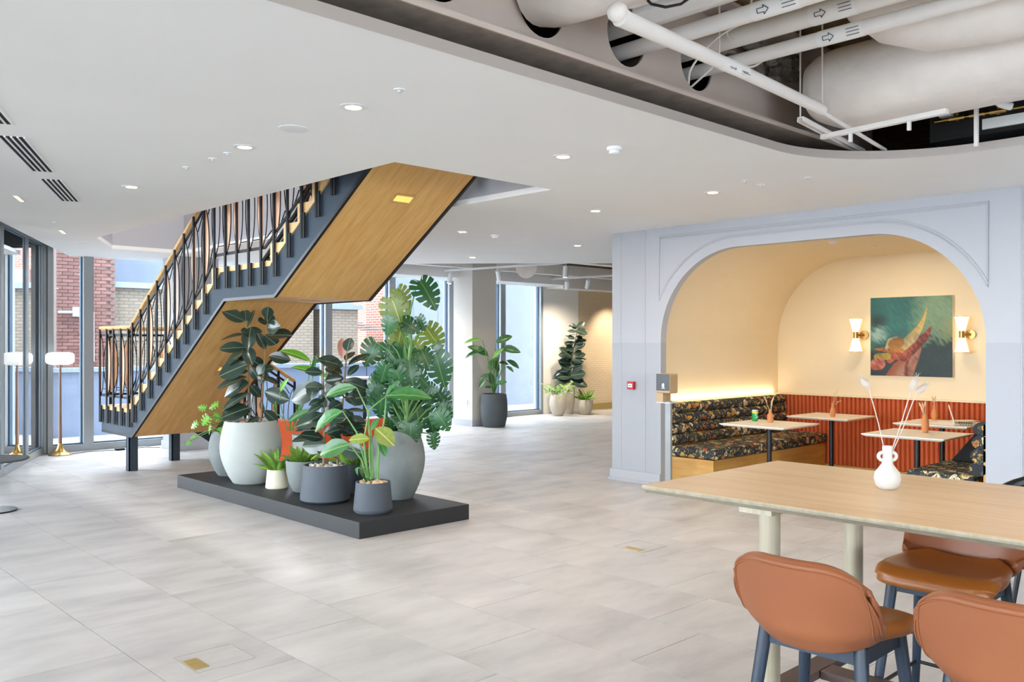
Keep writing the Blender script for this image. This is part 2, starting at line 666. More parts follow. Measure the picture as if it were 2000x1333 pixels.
def fill_plate(name, loops, z0, z1, mat):
    bm = bmesh.new()
    edges = []
    for lp in loops:
        vs = [bm.verts.new((x, y, z0)) for x, y in lp]
        edges += [bm.edges.new((vs[i], vs[(i + 1) % len(vs)])) for i in range(len(vs))]
    bmesh.ops.triangle_fill(bm, edges=edges, use_beauty=True)
    g = bmesh.ops.extrude_face_region(bm, geom=bm.faces[:])
    for e in g['geom']:
        if isinstance(e, bmesh.types.BMVert):
            e.co.z = z1
    bmesh.ops.recalc_face_normals(bm, faces=bm.faces)
    me = bpy.data.meshes.new(name)
    bm.to_mesh(me)
    bm.free()
    me.materials.append(MATS[mat])
    o = bpy.data.objects.new(name, me)
    col.objects.link(o)
    o['kind'] = 'structure'
    return o


def rounded(x0, x1, y0, y1, r, n=14):
    out = []
    for cx, cy, a0 in ((x1 - r, y1 - r, 0), (x0 + r, y1 - r, 90), (x0 + r, y0 + r, 180), (x1 - r, y0 + r, 270)):
        for i in range(n + 1):
            a = R(a0 + 90 * i / n)
            out.append((cx + r * math.cos(a), cy + r * math.sin(a)))
    return out


VOID = [(3.69, 5.06), (5.3, 5.06), (5.3, 12.36), (4.31, 12.36), (3.72, 11.2)]
CUT = rounded(-1.2, 6.3, -3.2, 3.0, 1.0)
outer = [(-5.7, -6), (8.02, -6), (8.02, 6.55), (13.4, 6.55), (12.3, 7.75), (10.87, 9.11), (9.74, 10.22), (8.9, 11.1), (8.1, 12.1), (7.7, 12.9), (7.6, FY - 0.02), (4.2, FY - 0.02)]
fill_plate('ceiling', [outer, VOID, CUT], CZ, CZ + 0.05, 'ceiling_paint')
w = MB()
ci = rounded(-1.2, 6.3, -3.2, 3.0, 1.0)
cj = rounded(-1.194, 6.294, -3.194, 2.994, 1.0)
for i in range(len(ci)):
    k = (i + 1) % len(ci)
    w.add([(*cj[i], CZ - 0.002), (*cj[k], CZ - 0.002), (*cj[k], CZ + 0.055), (*cj[i], CZ + 0.055)], [(0, 1, 2, 3)])
structure('shade_trim', w, 'rim_shade_grey', smooth=True)  # added trim; its grey paints shade onto the edge of the cut-out

# structural slab over everything, open above the stair
o = structure('ceiling_slab', MB().box(-6.6, 3.69, -6.4, 14.1, 3.78, 3.98).box(5.3, 20, -6.4, 14.1, 3.78, 3.98)
              .box(3.69, 5.3, -6.4, 5.06, 3.78, 3.98).box(3.69, 5.3, 12.36, 14.1, 3.78, 3.98), 'slab')

# the stairwell of the storey above: walls, its own ceiling and two added, unseen fill lamps
w = MB()
vp = VOID
for i in range(len(vp)):
    a, b = vp[i], vp[(i + 1) % len(vp)]
    w.add([(a[0], a[1], CZ + 0.05), (b[0], b[1], CZ + 0.05), (b[0], b[1], 6.4), (a[0], a[1], 6.4)], [(0, 1, 2, 3)])
structure('wall_stairwell', w, 'wall_paint')
structure('ceiling_stairwell', MB().box(3.6, 5.4, 4.9, 12.5, 6.4, 6.5), 'ceiling_paint')
# storeys above, which shade the street
structure('wall_upper_storeys', MB().box(3.9, 21, FY - 0.3, FY + 0.2, 3.99, 15)
          .bar(GC - GN * 0.1 + UP * 9.5, GC - GD * 22.5 - GN * 0.1 + UP * 9.5, 0.3, 11.0), 'grey_panel')

# floor: joints and single tiles
structure('floor', MB().box(-8, 20, -6.4, FY + 0.1, -0.12, -0.004), 'grout')
floor_o = bpy.data.objects['floor']
tile = MB().box(-0.298, 0.298, -0.598, 0.598, -0.02, 0).mesh('tile')
tile.materials.append(MATS['floor_tile'])
cand = []
for k in range(-16, 31):
    x = 1.98 + 0.6 * k
    off = (3.97 + 0.34 * (k % 3)) % 1.2
    for j in range(-6, 13):
        y = off + 1.2 * j - 0.6
        if y > FY + 0.2 or y < -6 or (Vector((x, y, 0)) - GC).dot(GN) < -0.7:
            continue
        if x > 7.9 and y < 6.4 and x > 8:
            pass
        p = Vector((x, y, -1.6))
        d = p.dot(FWD)
        px = 1000 + FPX * p.dot(RGT) / d if d > 0.3 else -9999
        py = HOR + FPX * 1.6 / d if d > 0.3 else 9999
        vis = d > 1.5 and -260 < px < 2260 and py < 1560
        cand.append((not vis, d, x, y))
cand.sort()
rest = MB()
for i, (hid, d, x, y) in enumerate(cand):
    if not hid and i < 290:
        place(tile, 'tile', floor_o, Matrix.Translation((x, y, 0)))
    else:
        rest.box(x - 0.298, x + 0.298, y - 0.598, y + 0.598, -0.02, 0)
tag(rest.build('tile_field', 'floor_tile', floor_o), kind='stuff')

# arch wall
AX0, AX1 = 7.97, 8.07
AY0, AY1, AR, AZ = 2.575, 5.93, 0.98, 1.62


def arch_pts(y0, y1, r, zs, n=20):
    """from the right spring over the crown to the left spring"""
    out = []
    for i in range(n + 1):
        a = math.pi - math.pi / 2 * i / n
        out.append((y0 + r + r * math.cos(a), zs + r * math.sin(a)))
    for i in range(n + 1):
        a = math.pi / 2 - math.pi / 2 * i / n
        out.append((y1 - r + r * math.cos(a), zs + r * math.sin(a)))
    return out


arc = arch_pts(AY0, AY1, AR, AZ)
# upper part in vertical strips so that no face is concave
w = MB()
w.box(AX0, AX1, -6, AY0, 1.6, CZ).box(AX0, AX1, AY1, 6.63, 1.6, CZ)
w.box(AX0, AX1, AY0, AY0 + 0.0001, 1.6, CZ)
for (ya, za), (yb, zb) in zip(arc[:-1], arc[1:]):
    if yb - ya < 1e-5:
        continue
    w.add([(AX0, ya, za), (AX0, yb, zb), (AX0, yb, CZ), (AX0, ya, CZ), (AX1, ya, za), (AX1, yb, zb), (AX1, yb, CZ), (AX1, ya, CZ)],
          [(0, 1, 2, 3), (7, 6, 5, 4), (0, 4, 5, 1)])
structure('wall_arch', w, 'wall_paint')
arch_o = bpy.data.objects['wall_arch']
lw = MB().box(AX0, AX1, -6, AY0, 0, 1.6).box(AX0, AX1, AY1, 6.63, 0, 1.6)
lw.build('lower_panel', 'lower_wall_paint', arch_o)
# mouldings on the arch wall
off = []
cy, rr = AY1 - AR, AR + 0.125
zt = 2.785
for i in range(40):
    a = math.asin(min(1, (2.09 - AZ) / rr)) + (math.pi / 2 - math.asin((2.09 - AZ) / rr)) * i / 39
    off.append((cy + rr * math.cos(a), AZ + rr * math.sin(a)))
off2 = [(AY0 + AR - (y - cy), z) for y, z in reversed(off)]
loop = [(off[0][0], zt)] + off + off2 + [(off2[-1][0], zt)]
t = MB()
pts = [(AX0 - 0.002, y, z) for y, z in loop + [loop[0]]]
for q, dd in ((0.011, 0.0), (0.006, 0.022)):
    t.tube([(p[0], p[1] + (0 if dd == 0 else 0), p[2] - dd) for p in pts], q, 6)
t.build('moulding', 'wall_paint', arch_o, smooth=True)
for y in (6.5, 6.15, 2.3, 1.5):
    MB().tube([(AX0 - 0.001, y, 0.13), (AX0 - 0.001, y, CZ)], 0.008, 6).build('vertical_moulding', 'wall_paint', arch_o)
structure('baseboard_arch', MB().box(AX0 - 0.02, AX0, AY1, 6.65, 0, 0.13).box(AX0 - 0.035, AX0, AY1 - 0.0, 6.67, 0, 0.03)
          .box(AX0, 8.2, 6.63, 6.65, 0, 0.13).box(AX0 - 0.02, AX0, -6, AY0, 0, 0.13), 'wall_paint')

# alcove vault
BX = 10.68
tun = arch_pts(AY0 - 0.09, AY1 + 0.09, 1.05, AZ)
tun = [(AY0 - 0.09, 0)] + tun + [(AY1 + 0.09, 0)]
w = MB()
for (ya, za), (yb, zb) in zip(tun[:-1], tun[1:]):
    w.add([(AX1, ya, za), (BX, ya, za), (BX, yb, zb), (AX1, yb, zb)], [(0, 1, 2, 3)])
o = structure('wall_alcove_vault', w, 'alcove_paint', smooth=True)
w = MB()
w.add([(BX, y, z) for y, z in tun], [tuple(range(len(tun)))])
structure('wall_alcove_back', w, 'alcove_paint')
structure('wall_behind_alcove', MB().box(AX1, 18.6, 6.35, 6.6, 0, 3.8).box(BX + 0.3, BX + 0.5, -6, 6.35, 0, 3.8).box(AX1, BX + 0.3, -6.2, -6, 0, 3.8), 'wall_paint')

# fluted terracotta wainscot: each flute a piece
pan = structure('wall_alcove_wainscot', MB().box(BX - 0.02, BX - 0.002, AY0 - 0.08, AY1 + 0.08, 0.05, 0.93), 'terracotta')
prof = [(-0.027, 0), (-0.022, -0.012), (-0.012, -0.021), (0, -0.024), (0.012, -0.021), (0.022, -0.012), (0.027, 0)]
fl = MB().add([(x, y, 0.06) for y, x in prof] + [(x, y, 0.92) for y, x in prof],
              [(i, i + 1, i + 8, i + 7) for i in range(6)] + [tuple(range(7)), tuple(range(7, 14))])
flm = fl.mesh('flute', True)
flm.materials.append(MATS['terracotta'])
y = AY0 - 0.05
while y < AY1 + 0.07:
    place(flm, 'flute', pan, Matrix.Translation((BX - 0.02, y, 0)))
    y += 0.0555
MB().box(BX - 0.05, BX - 0.002, AY0 - 0.08, AY1 + 0.08, 0, 0.055).build('skirting', 'bench_oak', pan)
MB().box(BX - 0.055, BX - 0.002, AY0 - 0.08, AY1 + 0.08, 0.92, 0.938).build('cap_rail', 'alcove_paint', pan)

# columns by the glass front
for i, (x0, x1, y0, y1) in enumerate(((5.38, 6.0, 12.74, 13.3), (11.04, 11.66, 12.64, 13.2))):
    c = structure('wall_column', MB().box(x0, x1, y0, y1, 0, 3.4), 'warm_white' if i else 'wall_paint')
    MB().box(x0 - 0.02, x1 + 0.02, y0 - 0.02, y1 + 0.02, 0, 0.12).build('skirting', 'wall_paint', c)

# glass fronts
win_n = [0]


def window(a, b, z0, z1, mull_w, mull_d, nrm):
    """one bay from a to b (on the floor): frame bars, gasket and pane"""
    win_n[0] += 1
    a, b = Vector(a), Vector(b)
    t = (b - a).normalized()
    wdw = thing('window_%d' % win_n[0], a, kind='structure')
    f = MB()
    zc = (z0 + z1) / 2
    up = Vector(nrm)
    h = mull_w / 2
    f.bar(a + t * h + UP * z0, a + t * h + UP * z1, mull_w, mull_d, up=up) if False else None
    for p in (a + t * (h / 2), b - t * (h / 2)):
        f.bar(p + UP * z0, p + UP * z1, mull_d, h, up=t)
    f.bar(a + t * h + UP * (z0 + 0.05), b - t * h + UP * (z0 + 0.05), mull_d, 0.1)
    f.bar(a + t * h + UP * (z1 - 0.05), b - t * h + UP * (z1 - 0.05), mull_d, 0.1)
    f.build('frame', 'grey_frame', wdw)
    g = MB()
    q0, q1 = a + t * h, b - t * h
    k = 0.018
    for p in (q0 + t * k / 2, q1 - t * k / 2):
        g.bar(p + UP * (z0 + 0.1), p + UP * (z1 - 0.1), min(mull_d * 0.5, 0.06) if mull_d > 0.1 else 0.012, k, up=t)
    for z in (z0 + 0.1 + k / 2, z1 - 0.1 - k / 2):
        g.bar(q0 + UP * z, q1 + UP * z, mull_d * 0.5, k)
    g.build('gasket', 'dark_gasket', wdw)
    MB().add([q0 + UP * (z0 + 0.1), q1 + UP * (z0 + 0.1), q1 + UP * (z1 - 0.1), q0 + UP * (z1 - 0.1)], [(0, 1, 2, 3)]).build('pane', 'glass', wdw)
    return wdw


mx = [3.9, 4.46, 5.78, 7.15, 8.57, 9.98, 11.46, 12.89, 14.12]
for a, b in zip(mx[:-1], mx[1:]):
    window((a, FY, 0), (b, FY, 0), 0.0, 3.1, 0.14, 0.2, (0, 1, 0))
s = [0.06, 1.05]
while s[-1] < 21:
    s.append(s[-1] + 1.28)
for a, b in zip(s[:-1], s[1:]):
    window(GC - GD * a, GC - GD * b, 0.0, 3.1, 0.13, 0.045, GN)
structure('wall_corner_post', MB().box(3.83, 3.895, FY - 0.05, FY + 0.08, 0, 3.1), 'grey_frame')
structure('wall_fascia', MB().box(3.7, 20, FY - 0.02, FY + 0.25, 3.1, 3.98)
          .bar(GC - GN * 0.1 + UP * 3.54, GC - GD * 22.5 - GN * 0.1 + UP * 3.54, 0.2, 0.88), 'grey_frame')
structure('ceiling_bulkhead', MB().box(7.9, 14.3, 13.05, FY - 0.03, 2.86, 3.1).box(14.3, 20, 13.3, FY - 0.03, 2.82, 3.1), 'ceiling_paint')
# far end
structure('wall_far_panel', MB().box(14.12, 15.35, FY - 0.05, FY + 0.2, 0, 3.1), 'ceiling_paint')
structure('wall_glazed_tile', MB().box(15.35, 20, FY - 0.02, FY + 0.2, 0, 3.1), 'glazed_tile')
structure('baseboard_far', MB().box(15.37, 20, FY - 0.05, FY - 0.02, 0, 0.14), 'pale_brass')
structure('wall_far_end', MB().box(19.8, 20, 6.35, FY + 0.2, 0, 3.8).box(18.6, 20, 6.35, 6.6, 0, 3.8), 'warm_white')
structure('wall_back', MB().box(-6.3, 8.2, -6.2, -6, 3.0, 3.98).box(3.8, 8.2, -6.2, -6, 0, 3.0), 'warm_white')
for i in range(7):
    window((-6.1 + i * 1.4, -6.1, 0), (-4.7 + i * 1.4, -6.1, 0), 0.0, 3.0, 0.12, 0.16, (0, 1, 0))

# ------------------------------------------------------------------ outside
structure('ground_outside', MB().box(-40, 60, -20, 70, -0.3, -0.13), 'pavement')
# red brick house
bh = thing('red_brick_house', (5.6, 20.0, -0.1), 'red brick house beyond the glass corner, crossed by a grey service pipe', 'building')
MB().box(5.84, 7.05, 20.03, 26, -0.1, 7.5).build('wall', 'mortar', bh)
bk = MB().box(-0.1075, 0.1075, -0.02, 0.05, -0.0325, 0.0325).mesh('brick')
bk.materials.append(MATS['red_brick'])
stuff = MB()
n = 0
row = 0
z = 1.12
bricks = []
half = []
while z < 7.4:
    x = 5.955 + (0.0 if row % 2 else 0.1125)
    while x < 6.98 - (0 if row % 2 else 0.12):
        bricks.append((x, z))
        x += 0.225
    if row % 2 == 0:
        half += [(5.9, z), (6.98, z)]
    z += 0.075
    row += 1
for x, z in bricks:
    if z < 4.3 and n < 290:
        place(bk, 'brick', bh, Matrix.Translation((x, 20.02, z)))
        n += 1
    else:
        stuff.box(x - 0.1075, x + 0.1075, 20.0, 20.05, z - 0.0325, z + 0.0325)
for x, z in half:
    stuff.box(x - 0.05, x + 0.05, 20.0, 20.05, z - 0.0325, z + 0.0325)
tag(stuff.build('brick_field', 'red_brick', bh), kind='stuff')
MB().tube([(5.86, 19.93, 2.25), (6.55, 19.93, 2.25), (6.55, 19.93, 1.2)], 0.03).build('service_pipe', 'grey_plastic', bh, smooth=True)
MB().box(6.15, 6.27, 19.88, 19.99, 2.16, 2.36).build('junction_box', 'grey_plastic', bh)

o = thing('blue_panel_tower', (5.3, 20.2, -0.1), 'tall blue clad tower strip left of the red brick house', 'building')
for z in (0, 1.35, 2.7, 4.05, 5.4):
    MB().box(5.3, 5.8, 20.2, 22, z - 0.1, z + 1.23).build('panel', 'blue_panel', o)

o = thing('boundary_wall', (4.4, 17.2, -0.1), 'low blue grey panel wall outside the glass corner', 'wall')
for i in range(7):
    x = 4.85 + i * 1.15
    MB().box(x, x + 1.13, 17.2, 17.35, -0.13, 1.05).build('panel', 'blue_panel', o)
MB().box(4.85, 12.9, 17.15, 17.4, 1.06, 1.14).build('coping', 'grey_panel', o)

o = thing('beige_brick_house', (7.1, 20.5, -0.1), 'beige brick house right of the red one, with white parapet band', 'building')
MB().box(7.12, 12.3, 20.5, 27, -0.13, 2.85).build('wall', 'beige_brick', o)
MB().box(7.07, 12.4, 20.4, 27.1, 2.85, 2.98).build('parapet', 'pale_panel', o)
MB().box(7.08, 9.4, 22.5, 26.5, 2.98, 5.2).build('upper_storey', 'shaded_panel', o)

o = thing('beige_brick_annexe', (12.6, 20.2, -0.1), 'beige brick annexe with grey metal roof seen beside the tall leafy plant', 'building')
MB().box(12.6, 13.5, 20.2, 24.0, -0.13, 2.5).build('wall', 'beige_brick', o)
MB().box(12.5, 13.6, 20.1, 24.1, 2.5, 2.62).build('cornice', 'grey_panel', o)
MB().box(12.6, 13.5, 20.4, 24.0, 2.62, 3.0).build('roof', 'roof_metal', o)
for i in range(5):
    MB().box(13.52 + i * 0.24, 13.72 + i * 0.24, 20.6, 21.6, 2.2 - i * 0.06, 2.23 - i * 0.06).build('canopy_slat', 'roof_metal', o)

o = thing('far_red_brick_block', (12.0, 28, -0.1), 'distant red brick block with pale blue windows above the annexe roof', 'building')
MB().box(12.0, 24, 28, 34, -0.13, 5.4).build('wall', 'far_red_brick', o)
for x in (15.2, 17.2, 19.2):
    for z in (0.9, 2.7):
        fr = MB().box(x, x + 1.0, 27.93, 28.0, z, z + 1.3).build('window', 'grey_frame', o)
        MB().box(x + 0.08, x + 0.48, 27.91, 27.94, z + 0.08, z + 1.22).build('pane', 'far_glass', fr)
        MB().box(x + 0.52, x + 0.92, 27.91, 27.94, z + 0.08, z + 1.22).build('pane', 'far_glass', fr)

o = thing('pale_panel_screen', (12.7, 16.6, -0.1), 'pale lavender panel screen outside the windows behind the tall plant', 'wall')
for i in range(4):
    x = 11.9 + i * 0.75
    MB().box(x, x + 0.74, 16.6, 16.7, -0.13, 3.6).build('panel', 'pale_panel', o)
o = thing('brick_side_house', (15.0, 18.0, -0.1), 'brown brick house seen through the narrow far window', 'building')
MB().box(15.0, 16.6, 18.0, 22, -0.13, 5).build('wall', 'far_red_brick', o)
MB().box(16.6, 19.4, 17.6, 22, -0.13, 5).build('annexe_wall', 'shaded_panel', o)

# house with louvres seen through the slanted glass
o = thing('louvred_house', (3.4, 17.0, -0.1), 'beige brick house with cream louvres seen through the slanted glass', 'building')
MB().box(1.0, 4.78, 17.0, 19.0, -0.13, 2.2).build('wall', 'beige_brick', o)
MB().box(1.0, 4.78, 17.02, 19.0, 2.2, 2.7).build('white_band', 'pale_panel', o)
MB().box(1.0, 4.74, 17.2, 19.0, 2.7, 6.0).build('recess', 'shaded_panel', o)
for i in range(14):
    z = 2.76 + i * 0.085
    MB().add([(2.6, 17.0, z), (4.74, 17.0, z), (4.74, 17.14, z + 0.075), (2.6, 17.14, z + 0.075), (2.6, 17.02, z - 0.012), (4.74, 17.02, z - 0.012), (4.74, 17.16, z + 0.063), (2.6, 17.16, z + 0.063)],
             [(0, 1, 2, 3), (7, 6, 5, 4), (0, 4, 5, 1), (1, 5, 6, 2), (2, 6, 7, 3), (3, 7, 4, 0)]).build('louvre', 'louvre_cream', o)

# daylight portals: they guide the sky light through the glass and give no light of their own
for nm, c, sx, nrm in (('portal_front', Vector((9.0, FY + 0.3, 1.55)), 10.4, Vector((0, -1, 0))),
                       ('portal_back', Vector((-1.2, -6.3, 1.5)), 9.9, Vector((0, 1, 0))),
                       ('portal_side', GC - GD * 11 - GN * 0.25 + UP * 1.55, 22, GN)):
    L = lamp('AREA', nm, c, 0, (1, 1, 1), size=sx, shape='RECTANGLE', size_y=3.1)
    L.rotation_euler = nrm.to_track_quat('-Z', 'Y').to_euler()
    L.data.cycles.is_portal = True
    L.data.energy = 1

# ------------------------------------------------------------------ staircase
SX0, SX1 = 4.05, 5.13          # near and far string of the upper flights
RIS, GO = 0.158, 0.2475
L1Z, L2Z = 5 * RIS, 15 * RIS   # landings
Y1 = 10.96                     # first riser of the long flight (it climbs towards smaller y)
Y2 = Y1 - 9 * GO               # top riser of that flight
Y3 = Y2 - 5 * GO               # first riser of the last flight
YL = 12.0                      # far edge of the lower landing
NTOP = 10
Y4 = Y3 - (NTOP - 1) * GO
stair = thing('staircase', (SX0, Y1, 0), 'oak and blue grey steel staircase rising through the ceiling, with black patterned railing', 'staircase')


def nose(y):
    """height of the walking line over y"""
    if y >= Y1:
        return L1Z
    if y >= Y2:
        return L1Z + RIS + (Y1 - y) / GO * RIS
    if y >= Y3:
        return L2Z
    return L2Z + RIS + (Y3 - y) / GO * RIS


def step_wood(y, z, g=GO):
    # tread with its riser: a saw-tooth piece of oak that lies on the string
    m = MB()
    m.prism([(y, z - RIS - 0.035), (y, z), (y - g, z), (y - g, z - 0.035)], SX0 - 0.012, SX1 + 0.012, axis='x')
    return m.build('tread', 'oak_tread', stair)


for k in range(9):
    step_wood(Y1 - k * GO, L1Z + (k + 1) * RIS)
for k in range(NTOP - 1):
    step_wood(Y3 - k * GO, L2Z + (k + 1) * RIS)
MB().prism([(YL, L1Z - 0.05), (YL, L1Z), (Y1, L1Z), (Y1, L1Z - 0.05)], SX0 - 0.012, SX1 + 0.012, axis='x').build('landing_board', 'oak_tread', stair, label='lower landing board of pale oak')
MB().prism([(Y2, L2Z - RIS - 0.03), (Y2, L2Z), (Y3, L2Z), (Y3, L2Z - 0.05), (Y2 - 0.2, L2Z - 0.05)], SX0 - 0.012, SX1 + 0.012, axis='x').build('landing_board', 'oak_tread', stair, label='upper landing board of pale oak')

TH = 0.40                      # depth of the string below the walking line
b1 = L1Z - 0.33                # underside of lower landing
b2 = L2Z - 0.325


def lowline(ya, yb, z_at_a):
    return z_at_a + (ya - yb) / GO * RIS


yk1 = Y1 + 0.0                 # where the sloping soffit leaves the lower landing underside
yk1b = yk1 - (b2 - b1) / RIS * GO
yk3 = Y3 - 0.05
zt4 = b2 + (yk3 - Y4) / GO * RIS
ld = 0.05
s_top = [(YL, L1Z - ld), (Y1 + 0.0, L1Z - ld), (Y2 + 0.02, L1Z - 0.04 + (Y1 - Y2) / GO * RIS), (Y2 - 0.2, L2Z - ld), (Y3 + 0.02, L2Z - ld), (Y4, L2Z - 0.04 + (Y3 - Y4) / GO * RIS)]
s_bot = [(Y4, zt4), (yk3, b2), (yk1b, b2), (yk1, b1), (YL, b1)]


def strip_poly(m, top, bot, x0, x1):
    """a band between an upper and a lower line, cut into convex pieces at every break"""
    def ev(line, y):
        line = sorted(line)
        for (ya, za), (yb, zb) in zip(line[:-1], line[1:]):
            if ya - 1e-9 <= y <= yb + 1e-9:
                return za + (zb - za) * (y - ya) / max(yb - ya, 1e-9)
        return line[0][1] if y < line[0][0] else line[-1][1]
    ys = sorted(set([round(p[0], 5) for p in top] + [round(p[0], 5) for p in bot]))
    n = len(ys)
    vs = []
    for x in (x0, x1):
        vs += [(x, y, ev(top, y)) for y in ys] + [(x, y, ev(bot, y)) for y in ys]
    fs = []
    for i in range(n - 1):
        fs += [(i, i + 1, n + i + 1, n + i), (2 * n + i, 3 * n + i, 3 * n + i + 1, 2 * n + i + 1), (i, 2 * n + i, 2 * n + i + 1, i + 1), (n + i, n + i + 1, 3 * n + i + 1, 3 * n + i)]
    fs += [(0, n, 3 * n, 2 * n), (n - 1, 3 * n - 1, 4 * n - 1, 2 * n - 1)]
    return m.add(vs, fs)


strip_poly(MB(), s_top, s_bot, SX0, SX0 + 0.03).build('string', 'stair_steel', stair, label='blue grey steel string')
strip_poly(MB(), s_top, s_bot, SX1 - 0.03, SX1).build('string', 'stair_steel', stair, label='blue grey steel string')
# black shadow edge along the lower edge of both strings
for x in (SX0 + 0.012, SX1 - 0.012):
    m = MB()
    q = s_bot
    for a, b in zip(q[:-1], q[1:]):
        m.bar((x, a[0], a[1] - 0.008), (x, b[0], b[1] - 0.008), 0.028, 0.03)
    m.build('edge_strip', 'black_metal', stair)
# oak soffits
sb = [(y, z) for y, z in s_bot]


def soffit(a, b, label):
    (ya, za), (yb, zb) = a, b
    m = MB()
    m.add([(SX0 + 0.03, ya, za - 0.012), (SX1 - 0.03, ya, za - 0.012), (SX1 - 0.03, yb, zb - 0.012), (SX0 + 0.03, yb, zb - 0.012),
           (SX0 + 0.03, ya, za + 0.02), (SX1 - 0.03, ya, za + 0.02), (SX1 - 0.03, yb, zb + 0.02), (SX0 + 0.03, yb, zb + 0.02)],
          [(0, 1, 2, 3), (7, 6, 5, 4), (0, 4, 5, 1), (1, 5, 6, 2), (2, 6, 7, 3), (3, 7, 4, 0)])
    return m.build('soffit', 'oak', stair, label=label)


sof_top = soffit(sb[0], sb[1], 'oak soffit of the upper flight')
sof_mid = soffit(sb[1], sb[2], 'oak soffit of the upper landing')
sof_low = soffit(sb[2], sb[3], 'oak soffit of the lower flight')
soffit(sb[3], sb[4], 'oak soffit of the lower landing')


def recess_light(parent, c, u, v, n, w, h, power):
    """recessed slot lamp in a soffit: u, v span the opening, n looks out"""
    c, u, v, n = Vector(c), Vector(u).normalized(), Vector(v).normalized(), Vector(n).normalized()
    m = MB()
    for s0, a, ln, wd in ((1, v, w, h), (-1, v, w, h)):
        pass
    fr = MB()
    for e, (p, q) in enumerate((((-1, -1), (1, -1)), ((1, -1), (1, 1)), ((1, 1), (-1, 1)), ((-1, 1), (-1, -1)))):
        a = c + u * (w / 2 * p[0]) + v * (h / 2 * p[1])
        b = c + u * (w / 2 * q[0]) + v * (h / 2 * q[1])
        fr.bar(a + n * 0.004, b + n * 0.004, 0.02, 0.012, up=n)
    f = fr.build('lamp_frame', 'oak_rail', parent)
    MB().add([c + u * (w / 2 * p) + v * (h / 2 * q) + n * 0.003 for p, q in ((-1, -1), (1, -1), (1, 1), (-1, 1))], [(0, 1, 2, 3)]).build('lamp_lens', 'soffit_glow', parent)


sl = Vector((0, -GO, RIS)).normalized()
nn = Vector((0, -RIS, -GO)).normalized()
ymid = 6.16
recess_light(sof_top, (4.58, ymid, b2 + (yk3 - ymid) / GO * RIS - 0.012), (1, 0, 0), sl, nn, 0.2, 0.1, 5)
recess_light(sof_mid, (4.72, 7.95, b2 - 0.012), (1, 0, 0), (0, 1, 0), (0, 0, -1), 0.2, 0.09, 5)
ymid = 9.62
recess_light(sof_low, (4.62, ymid, b1 + (yk1 - ymid) / GO * RIS - 0.012), (1, 0, 0), sl, nn, 0.2, 0.1, 5)

# posts under the lower landing (steel channels)
for x, y in ((4.15, 11.22), (4.93, 11.8)):
    m = MB()
    m.box(x - 0.055, x + 0.055, y - 0.05, y - 0.035, 0, b1).box(x - 0.055, x + 0.055, y + 0.035, y + 0.05, 0, b1).box(x - 0.01, x + 0.03, y - 0.035, y + 0.035, 0, b1)
    m.box(x - 0.055, x - 0.042, y - 0.05, y + 0.05, 0, b1)
    m.build('post', 'stair_steel', stair)

# short first flight from the floor to the lower landing
for k in range(4):
    x = SX1 + (3 - k) * GO
    z = (k + 1) * RIS
    MB().prism([(x + GO, z - RIS - 0.03), (x + GO, z), (x, z), (x, z - 0.04)], Y1, YL, axis='y').build('tread', 'oak_tread', stair)
for y in (Y1 + 0.015, YL - 0.015):
    MB().prism([(SX1 + 4 * GO, 0), (SX1 + 4 * GO, 0.02), (SX1, L1Z - 0.09), (SX1, b1), (SX1 + 2.6 * GO, 0)], y - 0.015, y + 0.015, axis='y').build('string', 'stair_steel', stair, label='short blue grey string at the floor')

# railings: every baluster, rod and leather panel is a piece of its railing
RH = 1.0


